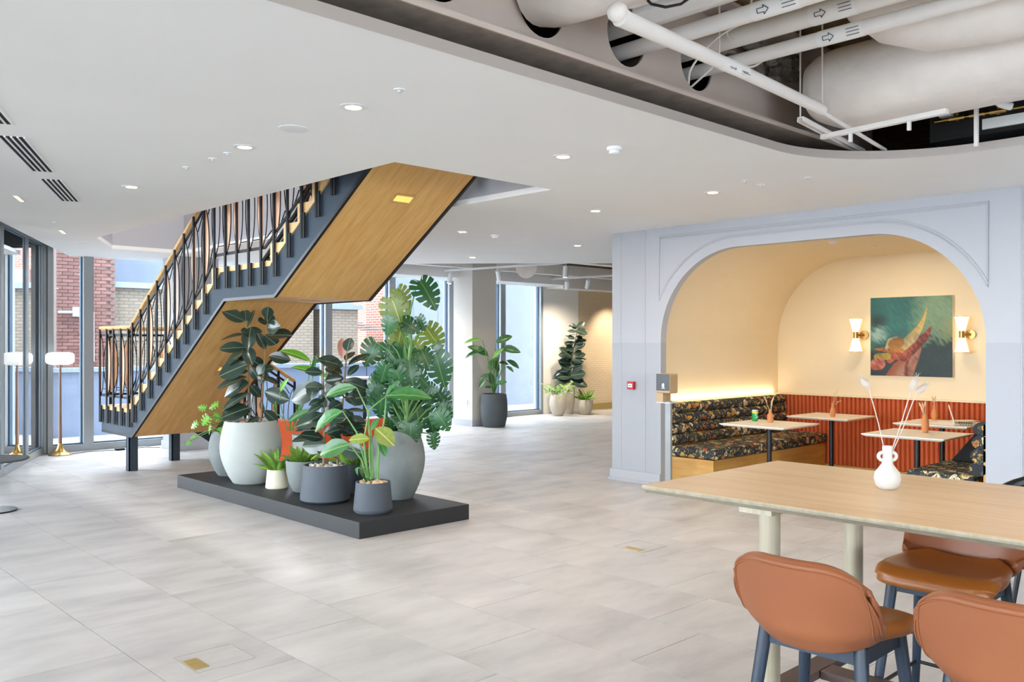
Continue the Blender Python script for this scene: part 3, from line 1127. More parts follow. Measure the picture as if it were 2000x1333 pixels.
def railing(pts_y, xr, zf, path, along, mat='oak_rail', leather=True, label=None):
    """pts_y: positions along the run; zf: walking height there; path(p, z) -> point"""
    hand = MB()
    hp = [path(p, zf(p) + RH) for p in path.line]
    hand.tube(hp, 0.027, 8)
    h = hand.build('handrail', mat, stair, smooth=True, label=label)
    for off in (RH - 0.09, 0.13):
        m = MB()
        for a, b in zip(path.line[:-1], path.line[1:]):
            m.bar(path(a, zf(a) + off), path(b, zf(b) + off), 0.014, 0.028)
        m.build('rail_bar', 'baluster_steel', h)
    out = Vector(path.out)
    for i, p in enumerate(pts_y):
        z = zf(p)
        m = MB()
        a, b = path(p, z - 0.22) + out * 0.018, path(p, z + RH - 0.01) + out * 0.018
        m.bar(a, b, 0.03, 0.016, up=out)
        a2, b2_ = path(p, z - 0.22) + out * 0.018 + path.t * 0.042, path(p, z + 0.0) + out * 0.018 + path.t * 0.042
        m.bar(a2, b2_, 0.026, 0.016, up=out)
        m.build('baluster', 'baluster_steel', h)
        z0, z1 = z + 0.14, z + RH - 0.1
        # lens of two bent rods round the baluster
        m = MB()
        for sgn in (-1, 1):
            q = []
            for j in range(11):
                tt = j / 10
                wv = 0.088 * math.sin(math.pi * min(max(tt, 0), 1)) ** 0.55 + 0.004
                q.append(path(p + sgn * wv, z0 + (z1 - z0) * tt))
            m.tube(q, 0.0055, 5)
        m.build('bent_rod', 'baluster_steel', h, smooth=True)
        # small branches that tie neighbouring lenses
        m = MB()
        for tt, s2 in ((0.1, 0.06), (0.9, -0.06)):
            zc = z0 + (z1 - z0) * tt
            sl2 = (zf(p - path.s * GO) - zf(p))
            m.bar(path(p - path.s * 0.07, zc), path(p - path.s * (GO - 0.07), zc + sl2), 0.008, 0.01)
        if i < len(pts_y) - 1:
            m.build('branch', 'baluster_steel', h)
        if leather and i % 3 != 2:
            sg = -1 if i % 2 else 1
            poly = []
            for j in range(9):
                tt = 0.03 + 0.94 * j / 8
                poly.append((0.086 * math.sin(math.pi * tt) ** 0.6, z0 + (z1 - z0) * tt))
            vs, fs = [], []
            for ww, zz in poly:
                for dx in (-0.004, 0.004):
                    vs.append(path(p, zz) + out * dx)
                    vs.append(path(p + sg * ww, zz) + out * dx)
            for j in range(len(poly) - 1):
                k = 4 * j
                fs += [(k, k + 1, k + 5, k + 4), (k + 6, k + 7, k + 3, k + 2), (k + 1, k + 3, k + 7, k + 5), (k, k + 4, k + 6, k + 2)]
            MB().add(vs, fs).build('leather_panel', 'leather_peach', h)
    return h


class Path:
    def __init__(self, fn, line, out, t, s):
        self.fn, self.line, self.out, self.t, self.s = fn, line, out, Vector(t), s

    def __call__(self, p, z):
        return Vector(self.fn(p, z))


ys_all = [YL - 0.02 - i * 0.245 for i in range(5)] + [Y1 - 0.1 - i * GO for i in range(24)]
ys_all = [y for y in ys_all if y > Y4 + 0.05]
for xr, out in ((SX0 - 0.012, (-1, 0, 0)), (SX1 + 0.012, (1, 0, 0))):
    pth = Path(lambda p, z, xr=xr: (xr, p, z), None, out, (0, -1, 0), 1)
    near = xr < 4.5
    y0 = YL if near else Y1
    pth.line = [y0, Y1 + 0.0, Y2 + 0.2, Y2 - 0.1, Y3 + 0.1, Y4] if near else [Y1 - 0.02, Y2 + 0.2, Y2 - 0.1, Y3 + 0.1, Y4]

    def zline(y):
        if y >= Y1 - 0.001:
            return L1Z
        if y > Y2:
            return min(L1Z + (Y1 - y) / GO * RIS + 0.0, L2Z)
        if y > Y3:
            return L2Z
        return L2Z + (Y3 - y) / GO * RIS
    railing([y for y in ys_all if near or y < Y1], xr, zline, pth, None, mat='oak_rail' if near else 'baluster_steel',
            label='oak handrail over the near string' if near else 'dark handrail over the far string')
# level return along the far edge of the landing, and the rails of the first flight
pth = Path(lambda p, z: (p, YL + 0.012, z), [SX0, SX1], (0, 1, 0), (1, 0, 0), -1)
railing([SX0 + 0.12 + 0.245 * i for i in range(4)], None, lambda p: L1Z, pth, None, label='level oak handrail along the landing')


def zf1(x):
    return max(0.0, L1Z - max(0, x - SX1) / GO * RIS)


for yy, out in ((Y1 - 0.012, (0, -1, 0)), (YL + 0.012, (0, 1, 0))):
    pth = Path(lambda p, z, yy=yy: (p, yy, z), [SX1, SX1 + 0.05, SX1 + 4.6 * GO], out, (1, 0, 0), -1)
    railing([SX1 + 0.14 + GO * i for i in range(5)], None, zf1, pth, None, label='oak handrail of the short first flight')

# ------------------------------------------------------------------ plinth
pl = thing('plinth', (4.62, 7.79, 0), 'low dark grey plinth under the pot plants', 'plinth')
MB().box(4.03, 5.21, 6.01, 9.57, 0.0, 0.138).build('box', 'plinth', pl, bevel=0.003)
PZ = 0.14

# ------------------------------------------------------------------ leaves and pots
def leaf_mesh(name, mat, wid=0.46, tipw=0.0, fold=0.12, droop=0.22, n=8, peak=0.5, wave=0.0):
    m = MB()
    rows = []
    for i in range(n + 1):
        t = i / n
        w = wid / 2 * (math.sin(math.pi * t ** (math.log(0.5) / math.log(peak))) ** 0.75 if 0 < t < 1 else 0) + (0.006 if t < 1 else 0.001)
        z = -droop * t * t
        row = []
        for s in (-1, -0.5, 0, 0.5, 1):
            row.append(len(m.v))
            m.v.append(Vector((w * s, t, z + fold * abs(s) * w * 2 + wave * math.sin(t * 22 + s * 3) * w)))
        rows.append(row)
    for a, b in zip(rows[:-1], rows[1:]):
        for j in range(4):
            m.f.append((a[j], a[j + 1], b[j + 1], b[j]))
    me = m.mesh(name, False)
    me.shade_smooth()
    me.materials.append(MATS[mat])
    return me


def split_leaf_mesh(name, mat, nf=7, gap=0.78, droop=0.25):
    m = MB()
    out = [(0.03, -0.02), (0.2, -0.17), (0.4, -0.06), (0.5, 0.16), (0.49, 0.4), (0.38, 0.65), (0.2, 0.87), (0.0, 1.0)]

    def P(t):
        u = t * (len(out) - 1)
        i = min(int(u), len(out) - 2)
        f = u - i
        return (out[i][0] * (1 - f) + out[i + 1][0] * f, out[i][1] * (1 - f) + out[i + 1][1] * f)

    def Z(x, y):
        return -droop * y * y - 0.35 * x * x + 0.1 * abs(x)
    for sg in (-1, 1):
        for i in range(nf):
            t0, t1 = i / nf, (i + 1) / nf
            q0, q1 = (0, 0.92 * t0 ** 1.1), (0, 0.92 * t1 ** 1.1 + (0.08 if i == nf - 1 else 0))
            p0, p1 = P(t0), P(t1)
            rows = []
            for s, g in ((0, 1), (0.36, 1), (0.5, gap), (0.8, gap * 1.05), (1.0, gap * 0.8)):
                a = (q0[0] + (p0[0] - q0[0]) * s, q0[1] + (p0[1] - q0[1]) * s)
                b = (q1[0] + (p1[0] - q1[0]) * s, q1[1] + (p1[1] - q1[1]) * s)
                if i == 0 or i == nf - 1:
                    g = 1 - (1 - g) * 0.4
                c = ((a[0] + b[0]) / 2, (a[1] + b[1]) / 2)
                row = []
                for k in (a, c, b):
                    x = c[0] + (k[0] - c[0]) * g
                    y = c[1] + (k[1] - c[1]) * g
                    row.append(len(m.v))
                    m.v.append(Vector((sg * x, y, Z(x, y))))
                rows.append(row)
            for a, b in zip(rows[:-1], rows[1:]):
                for j in range(2):
                    m.f.append((a[j], a[j + 1], b[j + 1], b[j]))
    me = bpy.data.meshes.new(name)
    me.from_pydata([tuple(p) for p in m.v], [], m.f)
    bm = bmesh.new()
    bm.from_mesh(me)
    bmesh.ops.remove_doubles(bm, verts=bm.verts, dist=0.0005)
    bmesh.ops.recalc_face_normals(bm, faces=bm.faces)
    bm.to_mesh(me)
    bm.free()
    me.shade_smooth()
    me.materials.append(MATS[mat])
    return me


LEAF = {
    'rubber': leaf_mesh('rubber_leaf', 'rubber_leaf', 0.54, fold=0.10, droop=0.12),
    'rubber_pink': leaf_mesh('rubber_bud', 'rubber_leaf_pink', 0.36, fold=0.3, droop=0.05),
    'monstera': split_leaf_mesh('split_leaf', 'monstera_leaf'),
    'monstera_warmlit': split_leaf_mesh('split_leaf_warmlit', 'monstera_leaf_warmlit'),
    'bird': leaf_mesh('broad_leaf', 'bird_leaf', 0.36, fold=0.2, droop=0.28, n=10, wave=0.1),
    'bird_round': leaf_mesh('round_leaf', 'monstera_leaf_warmlit', 0.62, fold=0.1, droop=0.2, n=10),
    'bright': leaf_mesh('bright_leaf', 'bright_leaf', 0.3, fold=0.15, droop=0.22, n=10),
    'palm': split_leaf_mesh('lobed_leaf', 'bright_leaf', nf=5, gap=0.5),
    'blade': leaf_mesh('blade', 'small_leaf', 0.16, fold=0.25, droop=0.35, n=6, peak=0.4),
    'oval': leaf_mesh('oval_leaf', 'small_leaf', 0.4, fold=0.15, droop=0.3, n=6),
}


def leaf(parent, kind, base, tip, roll=None, width=1.0, face=0.6):
    base, tip = Vector(base), Vector(tip)
    y = tip - base
    L = y.length
    y.normalize()
    z = (-FWD * face + UP * (1 - face) + RGT * random.uniform(-0.3, 0.3))
    z = (z - y * z.dot(y))
    if z.length < 0.05:
        z = y.orthogonal()
    z.normalize()
    x = y.cross(z)
    M = Matrix(((x.x, y.x, z.x, base.x), (x.y, y.y, z.y, base.y), (x.z, y.z, z.z, base.z), (0, 0, 0, 1)))
    if roll is None:
        roll = random.uniform(-0.5, 0.5)
    M = M @ Matrix.Rotation(roll, 4, 'Y') @ Matrix.Diagonal((L * width, L, L, 1))
    return place(LEAF[kind], 'leaf', parent, M)


def pot(name, c, prof, mat, label, soil='soil', cat='plant', group=None, rim=0.02, n=28):
    """potted plant thing with its pot; prof: (radius, height) from base to rim"""
    t = thing(name, c, label, cat, group)
    r1, h1 = prof[-1]
    full = [(0.001, 0.0)] + prof + [(r1 - rim, h1), (r1 - rim - 0.005, h1 - 0.05), (0.001, h1 - 0.05)]
    MB().lathe(full, n, c).build('pot', mat, t, smooth=True)
    MB().lathe([(0.001, h1 - 0.049), (r1 - rim - 0.006, h1 - 0.045), (r1 - rim - 0.006, h1 - 0.03), (0.001, h1 - 0.022)], 16, c).build('soil', soil, t)
    return t


PEB = MB().ball((0, 0, 0), 0.028, 0.022, 0.016, 8, 5).mesh('pebble', True)
PEB.materials.append(MATS['pebble'])
PEB2 = MB().ball((0, 0, 0), 0.026, 0.02, 0.016, 8, 5).mesh('pebble', True)
PEB2.materials.append(MATS['tan_pebble'])


def pebbles(t, c, r, z, n, mesh=PEB):
    for i in range(n):
        a = i * 2.399
        q = r * math.sqrt((i + 0.6) / n)
        place(mesh, 'pebble', t, Matrix.Translation((c[0] + q * math.cos(a), c[1] + q * math.sin(a), c[2] + z + random.uniform(0, 0.012)))
              @ Matrix.Rotation(random.uniform(0, 6), 4, 'Z') @ Matrix.Diagonal((random.uniform(0.8, 1.3), random.uniform(0.8, 1.2), 1, 1)))


def tuft(t, c, n, ln, kind='blade', spread=1.0, r=0.06, width=1.0):
    for i in range(n):
        a = i * 2.399 + random.uniform(-0.3, 0.3)
        el = R(random.uniform(25, 85)) if spread > 0.9 else R(random.uniform(50, 88))
        L = ln * random.uniform(0.7, 1.1)
        b = Vector(c) + Vector((math.cos(a), math.sin(a), 0)) * r * random.random()
        d = Vector((math.cos(a) * math.cos(el), math.sin(a) * math.cos(el), math.sin(el)))
        leaf(t, kind, b, b + d * L, face=0.25, width=width)


def barrel(rb, rm, rt, h):
    return [(rb * 0.94, 0.0), (rb, 0.012)] + [(rb + (rm - rb) * math.sin(math.pi / 2 * i / 6), h * 0.58 * i / 6) for i in range(1, 7)] + \
        [(rm + (rt - rm) * (i / 5) ** 1.7, h * (0.58 + 0.42 * i / 5)) for i in range(1, 6)]


def zxy(lst, ox, oy, sc):
    return [(ox + a / sc, oy + b / sc) for a, b in lst]


def rubber(t, d, stems, leaves, ox, oy, sc, pinks=(), wmul=1.0):
    """stems: lists of points, leaves: (base, tip) pairs, both read off an enlarged view of the photograph"""
    m = MB()
    for st in stems:
        m.tube([dep(px, py, d + 0.02) for px, py in zxy(st, ox, oy, sc)], [0.011] * (len(st) - 1) + [0.006], 7)
    m.build('stem', 'stem', t, smooth=True)
    for i, (bx, by, tx, ty) in enumerate(leaves):
        (b, q) = zxy([(bx, by), (tx, ty)], ox, oy, sc)
        L = math.hypot(q[0] - b[0], q[1] - b[1]) * d / FPX
        j = random.uniform(-0.55, 0.45) * max(L, 0.12)
        if L < 0.13:
            j = -0.12 if i % 2 else 0.08
        leaf(t, 'rubber_pink' if i in pinks else 'rubber', dep(b[0], b[1], d), dep(q[0], q[1], d + j), face=random.choice((0.35, 0.55, 0.8)),
             width=(random.uniform(0.95, 1.25) if L > 0.14 else 1.5) * wmul)


# 1 pale barrel with a rubber plant
c = Vector((4.38, 8.54, PZ))
t = pot('rubber_plant', c, barrel(0.19, 0.315, 0.265, 0.645), 'pot_pale', 'dark leaved rubber plant in the large pale grey barrel pot')
pebbles(t, c, 0.2, 0.62, 14, PEB2)
dR = (c - EYE).dot(FWD)
A = [(440, 215, 300, 145), (445, 215, 440, 135), (455, 260, 490, 140), (440, 300, 275, 320), (455, 270, 550, 275), (475, 250, 455, 390), (450, 378, 278, 378),
     (455, 395, 285, 492), (450, 370, 482, 482), (460, 480, 270, 550), (460, 525, 365, 530), (455, 560, 252, 622), (468, 440, 562, 510), (478, 500, 530, 585),
     (460, 590, 295, 675), (465, 590, 390, 640), (468, 660, 290, 752), (470, 610, 540, 690), (470, 750, 288, 805), (480, 760, 380, 790),
     (575, 200, 585, 120), (570, 220, 527, 210), (575, 230, 612, 170), (580, 258, 648, 245), (575, 305, 726, 288), (560, 300, 630, 355), (578, 365, 652, 325),
     (565, 390, 520, 285), (585, 430, 726, 455), (560, 480, 515, 545), (550, 560, 652, 600), (560, 650, 712, 705), (545, 705, 552, 795), (555, 770, 648, 842), (535, 815, 448, 845),
     (470, 300, 420, 270), (455, 450, 400, 420), (540, 600, 560, 520), (470, 700, 420, 740), (540, 520, 620, 500)]
rubber(t, dR, [[(470, 850), (462, 600), (458, 380), (452, 200)], [(540, 850), (550, 620), (568, 380), (580, 180)], [(440, 850), (430, 800)]], A, 340, 560, 3.175)

# 2 grey pot behind it with a lobed philodendron
c = Vector((4.47, 9.17, PZ))
t = pot('philodendron', c, barrel(0.15, 0.245, 0.2, 0.49), 'pot_grey', 'trailing light green philodendron behind the pale barrel pot')
dP = (c - EYE).dot(FWD)
m = MB()
for px, py, s, an in ((240, 740, 70, 200), (170, 750, 55, 170), (190, 835, 75, 230), (215, 890, 60, 250), (120, 860, 60, 215), (115, 930, 45, 190), (265, 800, 60, 120), (290, 900, 50, 270), (85, 975, 35, 230), (330, 780, 60, 80), (270, 975, 35, 280)):
    p = zxy([(px, py)], 340, 560, 3.175)[0]
    dd = dP + random.uniform(-0.25, 0.1)
    cpt = dep(p[0], p[1], dd)
    L = s / 3.175 * dd / FPX
    v = (RGT * math.cos(R(an)) + UP * math.sin(R(an))) * L
    leaf(t, 'palm', cpt - v * 0.5, cpt + v * 0.5, face=0.6)
    s0 = c + Vector((0, 0, 0.46))
    e = cpt - v * 0.5
    m.tube([s0, s0 * 0.5 + e * 0.5 + UP * 0.07, e], 0.005, 5)
m.build('stem', 'green_stem', t, smooth=True)

# 3 small cream pot
c = Vector((4.40, 8.03, PZ))
t = pot('croton', c, [(0.108, 0), (0.113, 0.01), (0.111, 0.03), (0.095, 0.185)], 'pot_cream', 'small spiky yellow green plant in the little cream pot', rim=0.01)
tuft(t, c + Vector((0, 0, 0.15)), 26, 0.27, 'blade', r=0.04, width=1.3)

# 4 grey bowl-shaped pot
c = Vector((4.49, 7.64, PZ))
t = pot('peace_lily', c, [(0.1, 0), (0.115, 0.01), (0.155, 0.09), (0.178, 0.19), (0.187, 0.31)], 'pot_grey', 'low bright green plant in the rounded grey pot between cream and blue pots', rim=0.014)
tuft(t, c + Vector((0, 0, 0.27)), 30, 0.2, 'blade', r=0.12, width=1.9)

# 5 blue grey cylinder pot with the second rubber plant
c = Vector((4.36, 7.06, PZ))
t = pot('rubber_plant', c, [(0.2, 0), (0.228, 0.02), (0.228, 0.05), (0.2, 0.335)], 'pot_blue', 'tall rubber plant on canes in the wide blue grey pot with white pebbles', rim=0.014)
pebbles(t, c, 0.17, 0.315, 22)
dR = (c - EYE).dot(FWD)
A = [(468, 190, 470, 62), (500, 150, 520, 60), (490, 205, 542, 143), (480, 240, 325, 188), (470, 290, 365, 240), (505, 235, 645, 150), (505, 300, 572, 225), (350, 225, 305, 165),
     (350, 280, 240, 268), (300, 330, 275, 445), (350, 360, 135, 448), (480, 330, 645, 382), (362, 400, 432, 472), (488, 450, 640, 425), (350, 480, 255, 525), (490, 520, 622, 508),
     (375, 545, 170, 610), (385, 600, 412, 500), (480, 580, 610, 575), (360, 640, 180, 625), (350, 680, 155, 690), (370, 725, 215, 740), (430, 600, 622, 650), (380, 420, 300, 470),
     (480, 400, 560, 480), (365, 330, 460, 200), (480, 640, 590, 660), (360, 560, 300, 640), (350, 250, 420, 180), (490, 350, 400, 380), (480, 700, 560, 620), (370, 780, 330, 770), (420, 790, 450, 840), (365, 500, 330, 420)]
for i in range(22):
    y0 = 330 + i * 20
    x0 = 360 + (i % 2) * 110
    sd = -1 if (i // 2) % 2 else 1
    A.append((x0, y0, x0 + sd * random.uniform(60, 150), y0 + random.uniform(-50, 60)))
rubber(t, dR, [[(355, 870), (362, 700), (355, 400), (348, 140)], [(440, 870), (460, 600), (485, 350), (500, 150)]], A, 520, 640, 3.175, pinks=(0,))

# 6 small blue pot in front with the broad leaved plant
c = Vector((4.37, 6.306, PZ))
t = pot('bird_of_paradise', c, [(0.15, 0), (0.168, 0.02), (0.168, 0.04), (0.148, 0.262)], 'pot_blue', 'arching broad leaved plant in the smaller blue grey pot at the plinth corner', rim=0.013)
pebbles(t, c, 0.12, 0.245, 20, PEB2)
dB = (c - EYE).dot(FWD)
m = MB()
root = dep(726, 938, dB)
for kind, path, tip, wd in (('bird', [(640, 930), (560, 650), (475, 520)], (262, 612), 1.25), ('bird', [(660, 930), (630, 520), (560, 372)], (345, 400), 1.0),
                            ('bird', [(630, 930), (605, 700), (640, 510), (745, 425)], (1012, 392), 1.1), ('bird', [(625, 930), (590, 820), (520, 725)], (312, 772), 1.5),
                            ('bird_round', [(690, 930), (700, 760), (675, 625)], (795, 722), 1.2), ('bird_round', [(650, 930), (640, 800), (640, 690)], (515, 690), 0.9),
                            ('bird', [(650, 930), (610, 900), (585, 850)], (650, 950), 1.6), ('bird', [(690, 940), (690, 800), (735, 560), (745, 420)], (800, 330), 1.0),
                            ('bird', [(680, 930), (690, 780), (710, 720)], (745, 790), 1.5), ('bird', [(640, 930), (610, 880), (570, 870)], (550, 925), 1.4), ('bird', [(650, 940), (660, 760), (650, 640)], (690, 560), 1.2)):
    q = zxy(path, 520, 640, 3.175)
    jj = random.uniform(-0.12, 0.12)
    pts = [dep(p[0], p[1], dB + jj * i / (len(q) - 1)) for i, p in enumerate(q)]
    m.tube(pts, [0.012] + [0.008] * (len(pts) - 2) + [0.005], 6)
    tp = zxy([tip], 520, 640, 3.175)[0]
    leaf(t, kind, pts[-1], dep(tp[0], tp[1], dB + jj + random.uniform(-0.12, 0.1)), face=0.55, roll=random.uniform(-0.25, 0.25), width=wd)
m.build('stem', 'green_stem', t, smooth=True)

# 7 big grey barrel with the tall monstera
c = Vector((4.93, 6.72, PZ))
t = pot('monstera', c, barrel(0.15, 0.262, 0.2, 0.645), 'pot_grey', 'tall split leaved monstera in the big grey barrel pot at the right')
dM = (c - EYE).dot(FWD)
m = MB()
pole = [(560, 1300), (575, 900), (600, 560), (590, 360)]
m.tube([dep(p[0], p[1], dM) for p in zxy(pole, 640, 520, 3.704)], 0.02, 8)
warmlit = {1, 2, 5, 6, 7}
for i, (cx, cy, r, an) in enumerate(((720, 185, 105, -55), (535, 225, 75, -60), (500, 335, 112, -70), (440, 425, 65, -105), (595, 430, 65, -30), (520, 535, 92, -95), (650, 605, 80, -60), (755, 515, 92, -60), (670, 410, 50, -70),
                                     (440, 620, 66, -100), (545, 680, 100, -95), (705, 660, 66, -60), (810, 745, 112, -75), (790, 600, 45, -80), (320, 625, 82, -110), (405, 770, 66, -110), (390, 840, 80, -100), (320, 820, 55, -140),
                                     (520, 820, 76, -70), (665, 800, 76, -40), (750, 885, 45, -20), (350, 920, 76, -120), (560, 985, 76, -80), (650, 1050, 102, -70), (830, 965, 72, -60), (740, 960, 56, -80), (380, 1010, 86, -100),
                                     (500, 1050, 66, -90), (600, 1215, 82, -90), (740, 1125, 86, -80), (825, 1115, 76, -55), (770, 1265, 55, -80), (560, 1110, 66, -30), (450, 1150, 56, -90), (850, 1040, 60, -60),
                                     (600, 760, 80, -80), (480, 920, 80, -95), (690, 930, 70, -60), (470, 740, 70, -110))):
    p = zxy([(cx, cy)], 640, 520, 3.704)[0]
    dd = dM + random.uniform(-0.34, 0.2)
    cp = dep(p[0], p[1], dd)
    L = 2.22 * r / 3.704 * dd / FPX
    v = (RGT * math.cos(R(an)) + UP * math.sin(R(an)) + FWD * random.uniform(-0.35, 0.2)) * L
    b = cp - v * 0.42
    leaf(t, 'monstera_warmlit' if i in warmlit else 'monstera', b, b + v, face=random.uniform(0.55, 0.85), roll=random.uniform(-0.35, 0.35), width=random.uniform(0.85, 1.02))
    sy = min(1290, cy + 170)
    f = (sy - 360) / 940
    sp = dep(640 + (590 - 30 * f) / 3.704, 520 + sy / 3.704, dM)
    m.tube([sp, sp * 0.4 + b * 0.6 + UP * 0.05, b], [0.009, 0.007, 0.005], 6)
m.build('stem', 'green_stem', t, smooth=True)

# 8 hidden taller pot with bright upright leaves, 9 small blue pot behind
c = Vector((4.8, 8.14, PZ))
t = pot('canna', c, [(0.12, 0), (0.13, 0.02), (0.148, 0.5)], 'pot_pale', 'plant with long bright green leaves behind the pale barrel pot', rim=0.012)
dC = (c - EYE).dot(FWD)
m = MB()
for kind, path, tip, wd in (('bright', [(150, 640), (250, 420), (275, 212)], (92, 112), 1.1), ('bright', [(170, 640), (330, 450), (385, 312)], (160, 205), 0.9), ('bird', [(160, 640), (230, 480), (290, 320)], (298, 155), 0.5),
                            ('bird', [(130, 640), (110, 560), (70, 540)], (40, 470), 0.8), ('bird', [(140, 640), (160, 560), (190, 520)], (230, 430), 0.9), ('bright', [(130, 640), (90, 480), (85, 400)], (120, 320), 1.0), ('bird', [(150, 640), (150, 560), (135, 590)], (255, 500), 0.8)):
    q = zxy(path, 520, 640, 3.175)
    pts = [dep(p[0], p[1], dC) for p in q]
    m.tube(pts, 0.006, 6)
    tp = zxy([tip], 520, 640, 3.175)[0]
    leaf(t, kind, pts[-1], dep(tp[0], tp[1], dC + random.uniform(-0.15, 0.1)), face=0.6, width=wd)
m.build('stem', 'green_stem', t, smooth=True)
c = Vector((4.83, 7.3, PZ))
t = pot('fern', c, [(0.13, 0), (0.14, 0.02), (0.15, 0.28)], 'pot_blue', 'low leafy plant in a blue pot behind the wide blue grey pot', rim=0.012)
tuft(t, c + Vector((0, 0, 0.24)), 20, 0.22, 'oval', r=0.08)

# far plants
c = at(965, 834, 0.0)
t = pot('bird_of_paradise', c, [(0.2, 0), (0.215, 0.02), (0.255, 0.2), (0.262, 0.36), (0.25, 0.52), (0.23, 0.63)], 'pot_charcoal', 'bird of paradise plant in the charcoal pot standing before the column')
dF = (c - EYE).dot(FWD)
m = MB()
for kind, b, tip, wd in (('bright', (780, 645), (658, 645), 1.2), ('bird', (870, 665), (978, 612), 1.2), ('bird', (822, 758), (698, 672), 1.2), ('bird', (800, 718), (662, 738), 0.9), ('bright', (848, 775), (908, 700), 1.4),
                         ('bird', (830, 862), (872, 755), 1.8), ('bird', (908, 700), (1028, 716), 1.1), ('bird', (893, 805), (962, 802), 1.4), ('bird', (948, 785), (1028, 824), 1.0), ('bird', (938, 828), (992, 848), 1.0),
                         ('bird', (832, 880), (762, 905), 1.0), ('bird', (802, 918), (752, 962), 1.0), ('bird', (880, 945), (942, 930), 1.4), ('bird', (850, 980), (803, 962), 1.4), ('bird', (850, 950), (840, 880), 1.5), ('bird', (885, 880), (880, 790), 1.3)):
    q = zxy([b, tip, (858, 1015)], 720, 480, 3.508)
    dd = dF + random.uniform(-0.3, 0.1)
    bp = dep(q[0][0], q[0][1], dd)
    rt = dep(q[2][0], q[2][1], dF)
    m.tube([rt, rt * 0.45 + bp * 0.55 + UP * 0.08, bp], [0.014, 0.01, 0.006], 6)
    leaf(t, kind, bp, dep(q[1][0], q[1][1], dd + random.uniform(-0.2, 0.1)), face=0.5, width=wd)
m.build('stem', 'green_stem', t, smooth=True)

c = at(1084, 811, 0.0) - FWD * 0.0
c = Vector((14.02, 13.2, 0))
t = pot('fern', c, barrel(0.11, 0.19, 0.16, 0.46), 'pot_stone', 'feathery green fern in a stone pot below the far rubber plant')
for i in range(60):
    a = random.uniform(0, 6.28)
    b = c + Vector((math.cos(a) * 0.1, math.sin(a) * 0.1, 0.43))
    b = b + Vector((math.cos(a) * random.uniform(0, 0.28), math.sin(a) * random.uniform(0, 0.28), random.uniform(0, 0.2)))
    e = b + Vector((random.uniform(-0.13, 0.13), random.uniform(-0.13, 0.13), random.uniform(-0.05, 0.16)))
    leaf(t, 'oval', b, e, face=0.4, width=0.6)
c = Vector((14.5, 13.36, 0))
t = pot('rubber_plant', c, barrel(0.12, 0.165, 0.15, 0.66), 'pot_stone', 'rubber plant in the tall stone pot at the far end')
A = []
for i in range(44):
    f = i / 43
    y = 945 - 390 * f
    x = 1375 + 55 * f
    s = -1 if i % 2 else 1
    L = (125 - 60 * f) * random.uniform(0.75, 1.1)
    A.append((x + random.uniform(-12, 12), y, x + s * L * random.uniform(0.75, 1.1), y - L * random.uniform(-0.4, 0.9)))
A.append((1425, 600, 1450, 545))
rubber(t, (c - EYE).dot(FWD), [[(1375, 990), (1395, 750), (1430, 580)]], A, 720, 480, 3.508, pinks=(44,))
c = Vector((14.72, 13.02, 0))
t = pot('aloe', c, barrel(0.1, 0.17, 0.165, 0.33), 'pot_stone', 'spiky green aloe in the smallest stone pot at the far end', n=20)
tuft(t, c + Vector((0, 0, 0.29)), 24, 0.3, 'blade', r=0.07, width=1.3)

# ------------------------------------------------------------------ high table with stools
TZ = 1.0
TX0, TX1, TY0, TY1 = 2.95, 4.07, -0.25, 2.29
t = thing('high_table', ((TX0 + TX1) / 2, (TY0 + TY1) / 2, 0), 'long pale oak high table with round legs in the foreground', 'table')
n = 8
wd = (TX1 - TX0) / n
for i in range(n):
    # glued-up staves; the outer ones carry the rounded, undercut edge
    x0, x1 = TX0 + i * wd, TX0 + (i + 1) * wd
    a = 0.03 if i == 0 else 0
    b = 0.03 if i == n - 1 else 0
    prof = [(x0 + a * 1.6, TZ - 0.036), (x1 - b * 1.6, TZ - 0.036), (x1 - b * 0.15, TZ - 0.014), (x1, TZ - 0.007), (x1 - b * 0.15, TZ), (x0 + a * 0.15, TZ), (x0, TZ - 0.007), (x0 + a * 0.15, TZ - 0.014)]
    MB().prism(prof, TY0, TY1 - 0.0, axis='y').build('stave', 'table_oak', t)
MB().prism([(TX0 + 0.03, TZ - 0.036), (TX1 - 0.03, TZ - 0.036), (TX1 - 0.005, TZ - 0.01), (TX1 - 0.006, TZ), (TX0 + 0.006, TZ), (TX0 + 0.005, TZ - 0.01)], TY1, TY1 + 0.006, axis='y').build('end_lipping', 'leg_oak', t)
MB().prism([(TX0 + 0.046, TZ - 0.0375), (TX0 + 0.05, TZ - 0.036), (TX0 + 0.006, TZ - 0.0135), (TX0 + 0.002, TZ - 0.006), (TX0 + 0.006, TZ - 0.0005), (TX0 + 0.003, TZ - 0.0005), (TX0 - 0.003, TZ - 0.007), (TX0 + 0.003, TZ - 0.0155)], TY0, TY1 + 0.004, axis='y').build('edge_lipping', 'leg_oak', t)
for y in (1.8, 0.3):
    for x in (3.13, 3.86):
        MB().lathe([(0.036, 0), (0.04, 0.01), (0.041, TZ - 0.062)], 20, (x, y, 0)).build('leg', 'leg_oak', t, smooth=True)
    MB().box(3.02, 3.98, y - 0.07, y + 0.07, TZ - 0.062, TZ - 0.036).build('bearer', 'leg_oak', t)
    MB().box(3.17, 3.82, y - 0.045, y + 0.045, 0.2, 0.235).build('cross_rail', 'footrest_wood', t)
MB().box(3.45, 3.55, 0.35, 1.75, 0.2, 0.235).build('foot_rail', 'footrest_wood', t)


def smooth01(t):
    t = min(max(t, 0), 1)
    return t * t * (3 - 2 * t)


